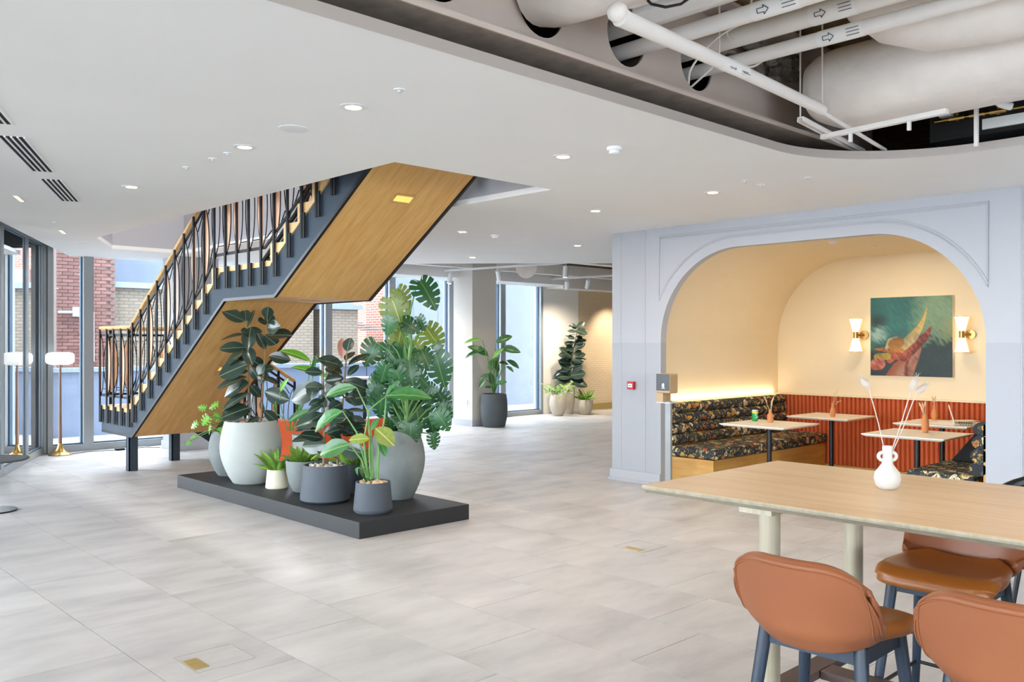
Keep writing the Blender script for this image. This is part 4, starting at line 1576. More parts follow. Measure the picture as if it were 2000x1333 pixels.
def shell_surface(u, v):
    """stool shell: u 0 front of seat .. 0.55 rear of seat .. 1 top of back, v -1..1 across; sitting direction +x"""
    av = abs(v)
    rs = max(0.0, (av - 0.38) / 0.62)
    rnd = 1 - (1 - rs ** 2.1) ** (1 / 2.1) if rs < 1 else 1.0

    def key(tab, q):
        for a, b in zip(tab[:-1], tab[1:]):
            if q <= b[0] + 1e-9:
                f = smooth01((q - a[0]) / (b[0] - a[0])) * 0.5 + 0.5 * (q - a[0]) / (b[0] - a[0])
                return a[1] + (b[1] - a[1]) * f
        return tab[-1][1]
    if u <= 0.55:
        q = u / 0.55
        x = 0.262 - 0.43 * q - 0.075 * rnd * (1 - q)
        z = 0.672 - 0.014 * math.sin(math.pi * q) - 0.035 * (1 - smooth01(q / 0.18)) + 0.022 * av * av * smooth01(q * 1.5)
        w = key([(0, 0.222), (0.3, 0.24), (0.7, 0.215), (1, 0.15)], q)
        return Vector((x, w * v, z))
    h = (u - 0.55) / 0.45
    w = 0.25 - 0.03 * ((0.6 - h) / 0.6) ** 2.2 if h < 0.6 else 0.25 - 0.016 * ((h - 0.6) / 0.4) ** 2
    top = 0.286 - 0.125 * rnd
    rb = 1 - (1 - min(av, 0.9999) ** 2.4) ** (1 / 2.4)
    z = 0.612 + 0.12 * rb * (1 - h) ** 1.3 + h * (top + 0.022 - 0.0 * rnd)
    x = -0.208 - 0.06 * h + 0.105 * av ** 2.2 * (1 - 0.25 * h) + 0.035 * (1 - smooth01(h / 0.25))
    return Vector((x, w * v, z))


def make_stool(loc, rot, label):
    t = thing('bar_stool', loc, label, 'stool', 'bar stools round the high table', rotz=rot)
    nu, nv = 44, 30

    def nrm(u, v):
        e = 0.004
        u0_, u1_ = (max(u - e, 0), u + e) if u < 0.55 else (max(u - e, 0.5501), min(u + e, 1))
        du = shell_surface(u1_, v) - shell_surface(u0_, v)
        dv = shell_surface(u, min(v + 0.02, 0.99)) - shell_surface(u, max(v - 0.02, -0.99))
        n_ = dv.cross(du)
        return n_.normalized() if n_.length > 1e-9 else Vector((0, 0, 1))

    def pad(name, u0, u1, mat, thick, edge, length):
        """upholstered pad on the shell surface whose thickness runs out in a round edge"""
        m = MB()
        us = [u0 + (u1 - u0) * (0.5 - 0.5 * math.cos(math.pi * i / nu)) for i in range(nu + 1)]
        vs_ = [-math.cos(math.pi * j / nv) for j in range(nv + 1)]
        grids = []
        for sg in (1, -1):
            g = []
            for u in us:
                row = []
                for v in vs_:
                    d = min((u - u0) / (u1 - u0) * length, (u1 - u) / (u1 - u0) * length, (1 - abs(v)) * 0.23)
                    t_ = thick / 2 * math.sqrt(max(0.0, 1 - (1 - min(d / edge, 1)) ** 2))
                    row.append(len(m.v))
                    m.v.append(shell_surface(u, v) + nrm(u, v) * (sg * t_))
                g.append(row)
            grids.append(g)
        for k, g in enumerate(grids):
            for a_, b_ in zip(g[:-1], g[1:]):
                for j in range(nv):
                    q_ = (a_[j], a_[j + 1], b_[j + 1], b_[j])
                    m.f.append(q_ if k else tuple(reversed(q_)))
        o = m.build(name, mat, t, smooth=True, local=True)
        bm_ = bmesh.new()
        bm_.from_mesh(o.data)
        bmesh.ops.remove_doubles(bm_, verts=bm_.verts, dist=0.00005)
        bmesh.ops.recalc_face_normals(bm_, faces=bm_.faces)
        bm_.to_mesh(o.data)
        bm_.free()
        o.data.shade_smooth()
        return o
    pad('seat', 0.0, 0.55, 'tan_seat', 0.056, 0.035, 0.45)
    bk_ = pad('backrest', 0.5502, 1.0, 'tan_leather', 0.036, 0.02, 0.3)
    # double piping just inside the rim, on the outside of the back
    for inset, rr in ((0.045, 0.0042), (0.115, 0.0036)):
        top_u = 1 - inset * 0.45 * 0.75
        ring_uv = [(0.5505 + (top_u - 0.5505) * i / 30, -1 + inset) for i in range(4, 31)]
        ring_uv += [(top_u, (-1 + inset) + 2 * (1 - inset) * j / 50) for j in range(1, 50)]
        ring_uv += [(top_u - (top_u - 0.5505) * i / 30, 1 - inset) for i in range(0, 27)]
        probe = nrm(0.8, 0.0)
        sg = -1 if probe.x > 0 else 1
        off_ = 0.0185 if inset > 0.1 else 0.0165
        MB().tube([shell_surface(u, v) + nrm(u, v) * (sg * off_) for u, v in ring_uv], rr, 6).build('piping', 'tan_leather', bk_, smooth=True, local=True)
    # wooden frame
    tops = {}
    for sx, sy in ((1, 1), (1, -1), (-1, 1), (-1, -1)):
        top = Vector((0.03 + sx * 0.14, sy * 0.165, 0.64))
        bot = Vector((0.02 + sx * 0.22, sy * 0.225, 0.0))
        tops[(sx, sy)] = (top, bot)
        MB().tube([bot, bot * 0.35 + top * 0.65, top], [0.015, 0.021, 0.023], 10).build('leg', 'blue_stain', t, smooth=True, local=True)
    for a, b in (((1, 1), (1, -1)), ((-1, 1), (-1, -1)), ((1, 1), (-1, 1)), ((1, -1), (-1, -1))):
        MB().bar(tops[a][0] - UP * 0.03, tops[b][0] - UP * 0.03, 0.022, 0.055).build('apron', 'blue_stain', t, local=True)
    m = MB()
    f = 0.7
    ring = [tops[k][0] * (1 - f) + tops[k][1] * f for k in ((1, 1), (1, -1), (-1, -1), (-1, 1), (1, 1))]
    for a, b in zip(ring[:-1], ring[1:]):
        m.tube([a, b], 0.008, 8)
    m.build('footrest', 'black_metal', t, local=True)
    return t


make_stool((2.81, 1.40, 0), 0.0, 'tan leather bar stool on blue legs, its whole back turned to us')
make_stool((2.79, 0.79, 0), 0.0, 'tan leather bar stool at the bottom right corner, back turned to us')
make_stool((3.80, 1.36, 0), math.pi, 'tan bar stool tucked under the far side of the high table')
make_stool((3.80, 0.74, 0), math.pi, 'tan bar stool under the high table at the right edge')

# dark chair beyond the high table
c = Vector((5.62, 1.45, 0))
t = thing('lounge_chair', c, 'black round backed chair beyond the high table, by the right pier', 'chair')
bk2 = MB()
pts = []
for i in range(17):
    a = R(-80 + 160 * i / 16)
    pts.append((c.x - 0.0 + 0.34 * math.cos(a) * 0.9, c.y + 0.34 * math.sin(a), 0.80 - 0.12 * (i / 8 - 1) ** 2))
bk2.tube(pts, [0.02] + [0.032] * 15 + [0.02], 8)
bk2.build('back_rail', 'black_metal', t, smooth=True)
m = MB()
for i in range(9):
    a = R(-60 + 15 * i)
    x, y = c.x + 0.3 * math.cos(a), c.y + 0.33 * math.sin(a)
    m.tube([(x, y, 0.45), (x, y, 0.75)], 0.009, 6)
m.build('spindle', 'black_metal', t)
MB().lathe([(0.001, 0.41), (0.25, 0.415), (0.27, 0.44), (0.25, 0.465), (0.001, 0.47)], 24, c).build('seat', 'black_metal', t, smooth=True)
for i in range(4):
    a = R(45 + 90 * i)
    MB().tube([(c.x + 0.26 * math.cos(a), c.y + 0.26 * math.sin(a), 0), (c.x + 0.19 * math.cos(a), c.y + 0.19 * math.sin(a), 0.42)], [0.012, 0.017], 8).build('leg', 'black_metal', t, smooth=True)

# white vase with three bunny tails
v = at(1733, 956, TZ)
t = thing('vase', v, 'white round bottle vase with two ear handles on the high table', 'vase')
MB().lathe([(0.001, 0), (0.028, 0.0), (0.044, 0.013), (0.0525, 0.042), (0.0485, 0.068), (0.032, 0.09), (0.022, 0.104), (0.0195, 0.12), (0.0195, 0.178), (0.0155, 0.178), (0.0155, 0.11), (0.001, 0.105)], 28, v).build('body', 'matt_white', t, smooth=True)
for s in (-1, 1):
    m = MB()
    pts = []
    for i in range(13):
        a = R(-95 + 190 * i / 12)
        pts.append(v + RGT * s * (0.0195 + 0.0165 * math.cos(a)) + UP * (0.135 + 0.0155 * math.sin(a)))
    m.tube(pts, 0.0075, 8)
    m.build('handle', 'matt_white', t, smooth=True)
dv = (v - EYE).dot(FWD)
for i, (px, py, tx, ty, rootx, words) in enumerate(((1697, 759, 1683, 739, 1729, 'white bunny tail stem leaning left out of the white vase'), (1779, 764, 1790, 738, 1738, 'upright white bunny tail stem in the white vase'), (1789, 769, 1810, 751, 1741, 'white bunny tail stem leaning furthest right out of the white vase'))):
    root = v + RGT * ((rootx - 1733) * 0.0012) + UP * 0.125
    k = dv + (-0.03 + 0.03 * i)
    b, e = dep(px, py, k), dep(tx, ty, k)
    s = thing('bunny_tail', root, words, 'dried flower', 'dried stems in the white vase')
    MB().tube([root, root * 0.5 + b * 0.5 + RGT * 0.004, b], 0.0022, 6).build('stalk', 'bunny_tail', s, smooth=True)
    m = MB()
    ax = (e - b)
    pts, rs = [], []
    for j in range(9):
        f = j / 8
        pts.append(b + ax * f)
        rs.append(0.001 + 0.0135 * math.sin(math.pi * f) ** 0.6)
    m.tube(pts, rs, 10)
    for j in range(70):
        f = random.uniform(0.08, 1)
        dr = (Vector((random.uniform(-1, 1), random.uniform(-1, 1), random.uniform(-1, 1)))).normalized()
        p = b + ax * f
        q = p + dr * 0.018 + ax.normalized() * 0.012
        m.tube([p, q], [0.0009, 0.0003], 3)
    m.build('tail', 'bunny_tail', s)

# ------------------------------------------------------------------ alcove: benches, tables, lamps, picture
def bench(y_wall, sgn, name_label):
    """sgn: direction from the wall into the room along y"""
    t = thing('bench', (9.3, y_wall, 0), name_label, 'bench', 'upholstered benches in the alcove')
    X0, X1 = 8.1, BX - 0.05
    yf = y_wall + sgn * 0.72

    def yb(a, b):
        return (min(a, b), max(a, b))
    y0, y1 = yb(y_wall + sgn * 0.01, yf - sgn * 0.03)
    for a, b in ((X0, 8.95), (8.955, 9.8), (9.805, X1)):
        MB().box(a, b, y0, y1, 0.0, 0.325).build('base_panel', 'bench_oak', t)
    y0, y1 = yb(y_wall + sgn * 0.13, yf)
    o = MB().box(X0 - 0.005, X1, y0, y1, 0.328, 0.448).build('seat_cushion', 'floral_fabric', t, smooth=True)
    b = o.modifiers.new('edge', 'BEVEL')
    b.width = 0.035
    b.segments = 4
    for i in range(4):
        z = 0.51 + i * 0.116
        m = MB()
        yc = y_wall + sgn * (0.105 - i * 0.012)
        k = 12
        pr = []
        for j in range(k):
            a = 2 * math.pi * j / k
            pr.append((yc + 0.075 * math.cos(a), z + 0.0615 * math.sin(a)))
        m.prism(pr, X0, X1, axis='x')
        m.build('back_roll', 'floral_fabric', t, smooth=True)
    y0, y1 = yb(y_wall + sgn * 0.005, y_wall + sgn * 0.06)
    MB().box(X0, X1, y0, y1, 0.326, 0.9).build('back_board', 'bench_oak', t)
    return t


AWL, AWR = AY1 + 0.09, AY0 - 0.09
tb = bench(AWL, -1, 'dark floral bench with rolled back along the left alcove wall')
bench(AWR + 0.09, 1, 'dark floral bench with rolled back half hidden by the right pier')
MB().box(8.12, BX - 0.06, AWL - 0.035, AWL - 0.012, 0.902, 0.914).build('light_strip', 'led_strip', tb)


def cafe_table(x, y, label):
    t = thing('cafe_table', (x, y, 0), label, 'table', 'square cafe tables in the alcove')
    m = MB()
    h = 0.375
    def sq(k, z):
        return [(x - k, y - k, z), (x + k, y - k, z), (x + k, y + k, z), (x - k, y + k, z)]
    m.add(sq(h - 0.03, 0.712) + sq(h, 0.73) + sq(h, 0.738), [(3, 2, 1, 0), (8, 9, 10, 11)] + [(i, (i + 1) % 4, (i + 1) % 4 + 4, i + 4) for i in range(4)] + [(i + 4, (i + 1) % 4 + 4, (i + 1) % 4 + 8, i + 8) for i in range(4)])
    m.build('top', 'table_white', t)
    MB().lathe([(0.026, 0.015), (0.026, 0.7)], 14, (x, y, 0)).build('leg', 'black_metal', t, smooth=True)
    MB().lathe([(0.06, 0.69), (0.06, 0.711)], 14, (x, y, 0)).build('mounting_plate', 'black_metal', t)
    MB().box(x - 0.2, x + 0.2, y - 0.2, y + 0.2, 0.0, 0.014).build('foot_plate', 'black_metal', t)
    return t


cafe_table(8.46, 4.87, 'white square table nearest the floral bench, with a green can on it')
cafe_table(9.87, 4.87, 'white square table by the terracotta panelling with one small vase')
cafe_table(8.54, 3.36, 'white square table closest to the right pier')
cafe_table(9.87, 3.62, 'white square table at the back right, covered with papers')


def bud_vase(p, kind, label):
    t = thing('bud_vase', p, label, 'vase', 'small clay vases on the cafe tables')
    pr = {0: [(0.03, 0), (0.033, 0.01), (0.033, 0.075), (0.028, 0.088), (0.016, 0.1), (0.018, 0.135), (0.02, 0.14)],
          1: [(0.022, 0), (0.03, 0.03), (0.034, 0.06), (0.025, 0.1), (0.014, 0.13), (0.017, 0.16)],
          2: [(0.026, 0), (0.03, 0.02), (0.034, 0.06), (0.033, 0.1), (0.024, 0.155), (0.024, 0.17)]}[kind]
    r, h = pr[-1]
    MB().lathe([(0.001, 0)] + pr + [(r - 0.004, h), (r - 0.005, h - 0.03), (0.001, h - 0.03)], 18, p).build('body', 'terracotta_vase', t, smooth=True)
    return t, h


def sprigs(p, h, tips, label, flower=False):
    t = thing('dried_sprig', p, label, 'dried flower', 'dried sprigs in the small clay vases')
    m = MB()
    for (dx, dz, r) in tips:
        b = Vector(p) + UP * (h - 0.028)
        e = Vector(p) + RGT * dx + UP * (h + dz)
        m.tube([b, b * 0.5 + e * 0.5 + RGT * dx * 0.12, e], 0.0022, 5)
    m.build('stalk', 'dried', t)
    for (dx, dz, r) in tips:
        e = Vector(p) + RGT * dx + UP * (h + dz)
        d = (e - (Vector(p) + UP * h)).normalized()
        MB().tube([e - d * 0.03, e, e + d * 0.035], [0.002, r, 0.002], 7).build('seed_head', 'dried', t, smooth=True)


for (px, py, kind, tips, wv, ws) in ((1504.5, 825, 0, ((-0.05, 0.1, 0.006), (0.03, 0.11, 0.007), (0.012, 0.07, 0.006)), 'small clay vase beside the green can', 'dried sprigs in the clay vase beside the green can'),
                                     (1626.5, 815, 1, ((0.02, 0.1, 0.004), (0.05, 0.13, 0.004), (0.07, 0.02, 0.004)), 'small clay vase on the table in front of the terracotta panelling', 'thin dried grass in the vase before the terracotta panelling'),
                                     (1807, 845, 2, ((-0.045, 0.09, 0.011), (-0.02, 0.085, 0.011), (0.0, 0.1, 0.011), (-0.03, 0.06, 0.01)), 'tall clay vase on the table closest to the right pier', 'dried seed heads in the tall clay vase near the pier'),
                                     (1825, 820.5, 1, ((-0.02, 0.07, 0.014), (0.005, 0.075, 0.014), (-0.004, 0.06, 0.012)), 'clay vase on the paper covered table', 'dried cream flowers in the vase on the paper covered table')):
    p = at(px, py, 0.74)
    _, h = bud_vase(p, kind, wv)
    sprigs(p, h, tips, ws)

p = at(1474.5, 822.5, 0.74)
t = thing('drink_can', p, 'green drink can with yellow top band on the cafe table', 'can')
MB().lathe([(0.027, 0), (0.032, 0.008), (0.033, 0.012), (0.033, 0.108)], 20, p).build('body', 'can_green', t, smooth=True)
MB().lathe([(0.033, 0.108), (0.033, 0.112), (0.027, 0.121), (0.025, 0.119), (0.001, 0.118)], 20, p).build('lid', 'grey_plastic', t, smooth=True)
MB().lathe([(0.0335, 0.085), (0.0335, 0.105)], 20, p).build('band', 'can_yellow', t)
f = -FWD
s_pts = []
for i in range(11):
    a = R(60 + 210 * i / 10) if i < 6 else R(90 - 210 * (i - 5) / 5)
S = [(0.011, 0.074), (0.004, 0.079), (-0.006, 0.077), (-0.01, 0.069), (-0.004, 0.061), (0.005, 0.056), (0.01, 0.047), (0.005, 0.038), (-0.004, 0.036), (-0.011, 0.041)]
MB().tube([p + f * 0.0325 + RGT * (x + 0.006) + UP * z for x, z in S], 0.003, 6).build('printed_mark', 'white_plastic', t)

# papers and the open laptop on the back right table
for i, (px, py, w_, h_, rz, words) in enumerate(((1862, 825, 0.21, 0.3, 0.3, 'white sheet of paper on the back right table'), (1838, 828, 0.2, 0.28, -0.4, 'second white sheet, nearer the clay vase'), (1885, 822, 0.18, 0.25, 0.9, 'white sheet half under the open laptop'))):
    p = at(px, py, 0.7385 + i * 0.001)
    o = thing('paper_sheet', p, words, 'paper', rotz=rz)
    MB().box(-w_ / 2, w_ / 2, -h_ / 2, h_ / 2, 0, 0.0008).build('sheet', 'paper_label', o, local=True)
p = at(1864, 829, 0.7415)
t = thing('laptop', p, 'open white laptop seen from its side on the back right table', 'laptop', rotz=-math.atan2(0.691, 0.7225) - R(26.8))
MB().box(0.0, 0.2, -0.14, 0.14, 0.001, 0.016).build('base', 'card_grey', t, local=True)
ld_ = MB().add([(0.004, -0.14, 0.014), (0.004, 0.14, 0.014), (-0.05, 0.14, 0.2), (-0.05, -0.14, 0.2), (-0.003, -0.14, 0.013), (-0.003, 0.14, 0.013), (-0.057, 0.14, 0.198), (-0.057, -0.14, 0.198)],
               [(0, 1, 2, 3), (7, 6, 5, 4), (0, 3, 7, 4), (1, 5, 6, 2), (3, 2, 6, 7), (0, 4, 5, 1)]).build('lid', 'paper_label', t, local=True)
for i in range(6):
    MB().box(0.04 + i * 0.022, 0.057 + i * 0.022, -0.12, 0.12, 0.016, 0.018).build('key_row', 'ink', t, local=True)
for i in range(5):
    MB().box(0.05 + i * 0.025, 0.066 + i * 0.025, -0.1415, -0.1395, 0.005, 0.012).build('port', 'ink', t, local=True)
# black bag leaning on the right bench
c = Vector((9.04, AWR + 0.4, 0.45))
t = thing('tote_bag', c, 'black bag slumped on the right bench against its rolled back', 'bag')
m = MB().add([(c.x - 0.06, c.y + 0.02, 0.45), (c.x - 0.06, c.y + 0.34, 0.45), (c.x - 0.05, c.y + 0.05, 0.82), (c.x - 0.05, c.y + 0.0, 0.82),
              (c.x + 0.3, c.y + 0.02, 0.45), (c.x + 0.3, c.y + 0.3, 0.45), (c.x + 0.28, c.y + 0.05, 0.8), (c.x + 0.28, c.y + 0.0, 0.8)],
             [(0, 1, 2, 3), (7, 6, 5, 4), (0, 4, 5, 1), (1, 5, 6, 2), (2, 6, 7, 3), (3, 7, 4, 0)])
m.build('body', 'dark_void', t, bevel=0.02)
MB().tube([(c.x + 0.0, c.y + 0.03, 0.81), (c.x + 0.03, c.y + 0.04, 0.9), (c.x + 0.18, c.y + 0.04, 0.9), (c.x + 0.22, c.y + 0.03, 0.79)], 0.008, 6).build('strap', 'dispenser_black', t, smooth=True)

# picture
pic = thing('painting', (BX - 0.04, 4.27, 1.2), 'square abstract painting in dark green with sweeping red and yellow strokes', 'painting')
N = 150
PY0, PY1, PZ0, PZ1 = 4.747, 3.79, 1.2, 2.15


def mixc(a, b, f):
    return tuple(x + (y - x) * f for x, y in zip(a, b))


def seg(x, y, pts):
    """distance to a polyline with running width; returns (d / width, position)"""
    best = (9, 0, 0)
    n_ = len(pts) - 1
    for i in range(n_):
        ax, ay, aw = pts[i]
        bx, by, bw = pts[i + 1]
        dx, dy = bx - ax, by - ay
        f = max(0, min(1, ((x - ax) * dx + (y - ay) * dy) / (dx * dx + dy * dy)))
        d = math.hypot(x - ax - dx * f, y - ay - dy * f) / (aw + (bw - aw) * f)
        if d < best[0]:
            best = (d, (i + f) / n_, (x - ax) * dy - (y - ay) * dx)
    return best


from mathutils import noise as mnoise


def picture_colour(x, y):
    """x to the right, y down, both 0..1"""
    nz = mnoise.noise((x * 5, y * 5, 1.3)) * 0.5 + mnoise.noise(((x + y) * 9, (y - x) * 22, 4.0)) * 0.35 + mnoise.noise(((x - y) * 40, (y + x) * 12, 7.0)) * 0.18
    teal, dark, pale, ochre = (0.02, 0.13, 0.12), (0.008, 0.026, 0.028), (0.15, 0.25, 0.15), (0.32, 0.29, 0.09)
    c_ = mixc(teal, pale, smooth01((x - 0.38 + nz * 0.2) * 2.2))
    c_ = mixc(c_, ochre, smooth01((x - 0.78) * 3 + nz * 0.3) * smooth01(1 - abs(y - 0.45) * 4))
    dk = smooth01((y - 0.5 + (0.22 if x > 0.55 else 0) * (x - 0.55) * 2 + nz * 0.35) * 5)
    c_ = mixc(c_, dark, dk)
    c_ = mixc(c_, dark, smooth01(1 - math.hypot((x - 0.08) / 0.2, (y - 0.3) / 0.16) + nz * 0.4))
    c_ = mixc(c_, (0.3, 0.45, 0.4), 0.8 * smooth01(1.2 - math.hypot((x - 0.1) / 0.14, (y - 0.48) / 0.12) + nz))
    strokes = [
        ([(0.42, 1.05, 0.1), (0.5, 0.8, 0.1), (0.58, 0.66, 0.06)], (0.5, 0.2, 0.12), (0.55, 0.3, 0.22)),
        ([(0.26, 1.02, 0.08), (0.36, 0.9, 0.1), (0.45, 0.8, 0.07)], (0.6, 0.32, 0.2), (0.32, 0.08, 0.03)),
        ([(0.25, 0.8, 0.05), (0.3, 0.72, 0.08), (0.42, 0.74, 0.08), (0.55, 0.62, 0.07), (0.68, 0.5, 0.05), (0.76, 0.37, 0.008)], (0.2, 0.02, 0.012), (0.45, 0.1, 0.04)),
        ([(0.42, 0.62, 0.06), (0.52, 0.52, 0.065), (0.61, 0.4, 0.045), (0.67, 0.27, 0.02), (0.7, 0.15, 0.004)], (0.75, 0.62, 0.32), (0.62, 0.38, 0.05)),
        ([(0.06, 0.66, 0.012), (0.2, 0.67, 0.03), (0.4, 0.68, 0.03)], (0.5, 0.12, 0.02), (0.62, 0.3, 0.04)),
        ([(0.08, 0.76, 0.04), (0.22, 0.75, 0.05)], (0.6, 0.42, 0.05), (0.45, 0.3, 0.03)),
        ([(0.21, 0.64, 0.025), (0.25, 0.55, 0.03), (0.33, 0.53, 0.03)], (0.8, 0.7, 0.5), (0.6, 0.4, 0.1)),
        ([(0.29, 0.6, 0.07), (0.36, 0.58, 0.07)], (0.62, 0.28, 0.02), (0.4, 0.1, 0.01)),
        ([(0.06, 0.86, 0.075), (0.12, 0.85, 0.08)], (0.62, 0.12, 0.07), (0.7, 0.25, 0.18)),
        ([(0.45, 0.98, 0.02), (0.45, 0.86, 0.02), (0.5, 0.72, 0.02)], (0.35, 0.05, 0.03), (0.45, 0.1, 0.05))]
    for pts, ca, cb in strokes:
        d, s_, side = seg(x, y, pts)
        d += nz * 0.3
        if d < 1:
            f_ = smooth01((1 - d) * 6)
            c_ = mixc(c_, tuple(q_ * (0.8 + nz * 0.7) * 0.8 for q_ in mixc(ca, cb, smooth01(0.5 + side * 30 + nz))), f_)
    return tuple(max(0.0, v_ * (1 + 0.5 * nz)) for v_ in c_)


me = bpy.data.meshes.new('canvas')
vs, fs, cols = [], [], []
for i in range(N + 1):
    for j in range(N + 1):
        vs.append((0, PY0 + (PY1 - PY0) * i / N - 4.27, PZ1 - (PZ1 - PZ0) * j / N - 1.2))
        cols.append(picture_colour(i / N, j / N))
for i in range(N):
    for j in range(N):
        a = i * (N + 1) + j
        fs.append((a, a + 1, a + N + 2, a + N + 1))
me.from_pydata(vs, [], fs)
ca = me.color_attributes.new('print', 'FLOAT_COLOR', 'POINT')
for i, c_ in enumerate(cols):
    ca.data[i].color = (*c_, 1)
m, nt, b = newmat('painted_canvas')
an = node(nt, 'ShaderNodeVertexColor', layer_name='print')
nt.links.new(an.outputs[0], b.inputs['Base Color'])
b.inputs['Roughness'].default_value = 0.55
me.materials.append(m)
o = bpy.data.objects.new('canvas', me)
col.objects.link(o)
o.parent = pic
MB().box(BX - 0.038, BX - 0.002, PY1, PY0, PZ0, PZ1).build('stretcher', 'table_white', pic)

# sconces
for y, words in ((4.9, 'brass wall lamp with two cone shades left of the painting'), (3.665, 'brass wall lamp with two cone shades right of the painting')):
    zc = 1.695
    t = thing('wall_lamp', (BX, y, zc), words, 'lamp', 'wall lamps beside the painting')
    x = BX - 0.11
    m = MB()
    m.tube([(BX - 0.004, y - 0.06, zc), (BX - 0.022, y - 0.06, zc)], 0.055, 20)
    m.build('wall_plate', 'brass', t, smooth=True)
    MB().tube([(BX - 0.02, y - 0.06, zc), (x, y, zc)], 0.014, 8).build('arm', 'brass', t, smooth=True)
    MB().lathe([(0.028, -0.038), (0.028, 0.038)], 18, (x, y, zc)).build('holder', 'brass', t, smooth=True)
    for s in (1, -1):
        MB().lathe([(0.037, s * 0.04), (0.078, s * 0.205), (0.076, s * 0.205), (0.035, s * 0.042)], 24, (x, y, zc)).build('shade', 'shade_glow', t, smooth=True)
        MB().lathe([(0.0795, s * 0.203), (0.0795, s * 0.209)], 24, (x, y, zc)).build('shade_rim', 'brass', t)
        lamp('POINT', 'bulb', (x, y, zc + s * 0.14), 2.4, (1.0, 0.84, 0.6), parent=t, size=0.03)

# hand sanitiser stand, fire call point
b0 = at(1303, 936, 0.0)
b0 = Vector((7.72, 5.64, 0))
t = thing('sanitiser_stand', b0, 'hand sanitiser dispenser with black front on a grey post beside the arch', 'dispenser')
MB().box(b0.x - 0.016, b0.x + 0.016, b0.y - 0.035, b0.y + 0.035, 0.01, 0.98).build('post', 'grey_frame', t)
MB().box(b0.x - 0.15, b0.x + 0.15, b0.y - 0.16, b0.y + 0.16, 0.0, 0.01).build('foot_plate', 'grey_plastic', t)
hb = MB().box(b0.x - 0.09, b0.x + 0.06, b0.y - 0.08, b0.y + 0.1, 1.06, 1.27).build('housing', 'dispenser_beige', t, bevel=0.012)
MB().box(b0.x - 0.095, b0.x - 0.088, b0.y - 0.075, b0.y + 0.095, 1.09, 1.265).build('front_cover', 'dispenser_black', t, bevel=0.003)
MB().box(b0.x - 0.088, b0.x + 0.05, b0.y + 0.01, b0.y + 0.1, 0.965, 1.062).build('back_leg', 'dispenser_beige', t)
MB().box(b0.x - 0.09, b0.x + 0.06, b0.y - 0.08, b0.y + 0.1, 0.955, 0.968).build('drip_tray', 'grey_plastic', t)
hy = b0.y + 0.0
hx = b0.x - 0.0965
hand = MB().box(hx, hx + 0.001, hy - 0.012, hy + 0.014, 1.125, 1.15)
for i in range(4):
    hand.box(hx, hx + 0.001, hy - 0.012 + i * 0.007, hy - 0.007 + i * 0.007, 1.15, 1.165 + (0.004 if i in (1, 2) else 0))
hand.box(hx, hx + 0.001, hy + 0.014, hy + 0.02, 1.135, 1.15)
hand.box(hx, hx + 0.001, hy - 0.02, hy + 0.024, 1.112, 1.118)
hand.build('hand_symbol', 'paper_label', t)

cp = dep(1232, 754, 10.0)
yy = 6.33
t = thing('fire_call_point', (AX0, yy, 1.11), 'small red fire alarm call point on the white pier', 'alarm')
MB().box(AX0 - 0.045, AX0 - 0.001, yy - 0.045, yy + 0.045, 1.065, 1.155).build('box', 'red_plastic', t, bevel=0.004)
MB().box(AX0 - 0.047, AX0 - 0.044, yy - 0.03, yy + 0.03, 1.09, 1.13).build('window', 'paper_label', t)
MB().box(AX0 - 0.048, AX0 - 0.046, yy - 0.02, yy + 0.02, 1.106, 1.114).build('printed_bar', 'ink', t)

# ------------------------------------------------------------------ things by the glass
c = Vector((3.99, 13.5, 0))
t = thing('floor_lamp', c, 'floor lamp with white drum shade and brass trumpet foot in the glass corner', 'lamp')
MB().lathe([(0.001, 0), (0.155, 0), (0.158, 0.012), (0.12, 0.026), (0.07, 0.055), (0.042, 0.1), (0.03, 0.15), (0.028, 0.165)], 28, c).build('foot', 'brass', t, smooth=True)
MB().lathe([(0.026, 0.165), (0.019, 0.75), (0.014, 1.3)], 14, c).build('pole', 'bronze', t, smooth=True)
MB().lathe([(0.12, 1.285), (0.175, 1.305), (0.195, 1.335), (0.195, 1.42), (0.175, 1.45), (0.12, 1.465), (0.001, 1.466)], 8, c).build('shade', 'shade_white', t)
c = at(-12, 896, 0.5)
t = thing('side_table', c - UP * 0.5, 'round dark grey side table cut off by the left edge', 'table')
MB().lathe([(0.001, 0.475), (0.28, 0.478), (0.3, 0.49), (0.298, 0.5), (0.001, 0.5)], 36, c - UP * 0.5).build('top', 'pot_charcoal', t, smooth=True)
MB().lathe([(0.02, 0.02), (0.02, 0.475)], 12, c - UP * 0.5).build('stem', 'black_metal', t, smooth=True)
MB().lathe([(0.2, 0.0), (0.2, 0.012), (0.02, 0.025)], 28, c - UP * 0.5).build('foot', 'black_metal', t, smooth=True)

# orange sofa and tall table beyond the plants
c = Vector((5.92, 9.62, 0))
ang = -math.atan2(0.691, 0.7225)
t = thing('sofa', c, 'orange curved sofa half hidden behind the plants', 'sofa', rotz=ang)
m = MB()
def arc_wall(r0, r1, z0, z1, a0=200, a1=340, n_=20):
    mm = MB()
    vs_, fs_ = [], []
    for i in range(n_ + 1):
        a = R(a0 + (a1 - a0) * i / n_)
        for r, z in ((r0, z0), (r1, z0), (r1, z1), (r0, z1)):
            vs_.append((r * math.cos(a) * 1.0, 0.55 + r * math.sin(a), z))
    for i in range(n_):
        k = 4 * i
        for j in range(4):
            fs_.append((k + j, k + (j + 1) % 4, k + 4 + (j + 1) % 4, k + 4 + j))
    fs_ += [(0, 1, 2, 3), (4 * n_ + 3, 4 * n_ + 2, 4 * n_ + 1, 4 * n_)]
    return mm.add(vs_, fs_)
arc_wall(0.72, 0.86, 0.1, 0.64).build('backrest', 'orange_fabric', t, local=True, bevel=0.05)
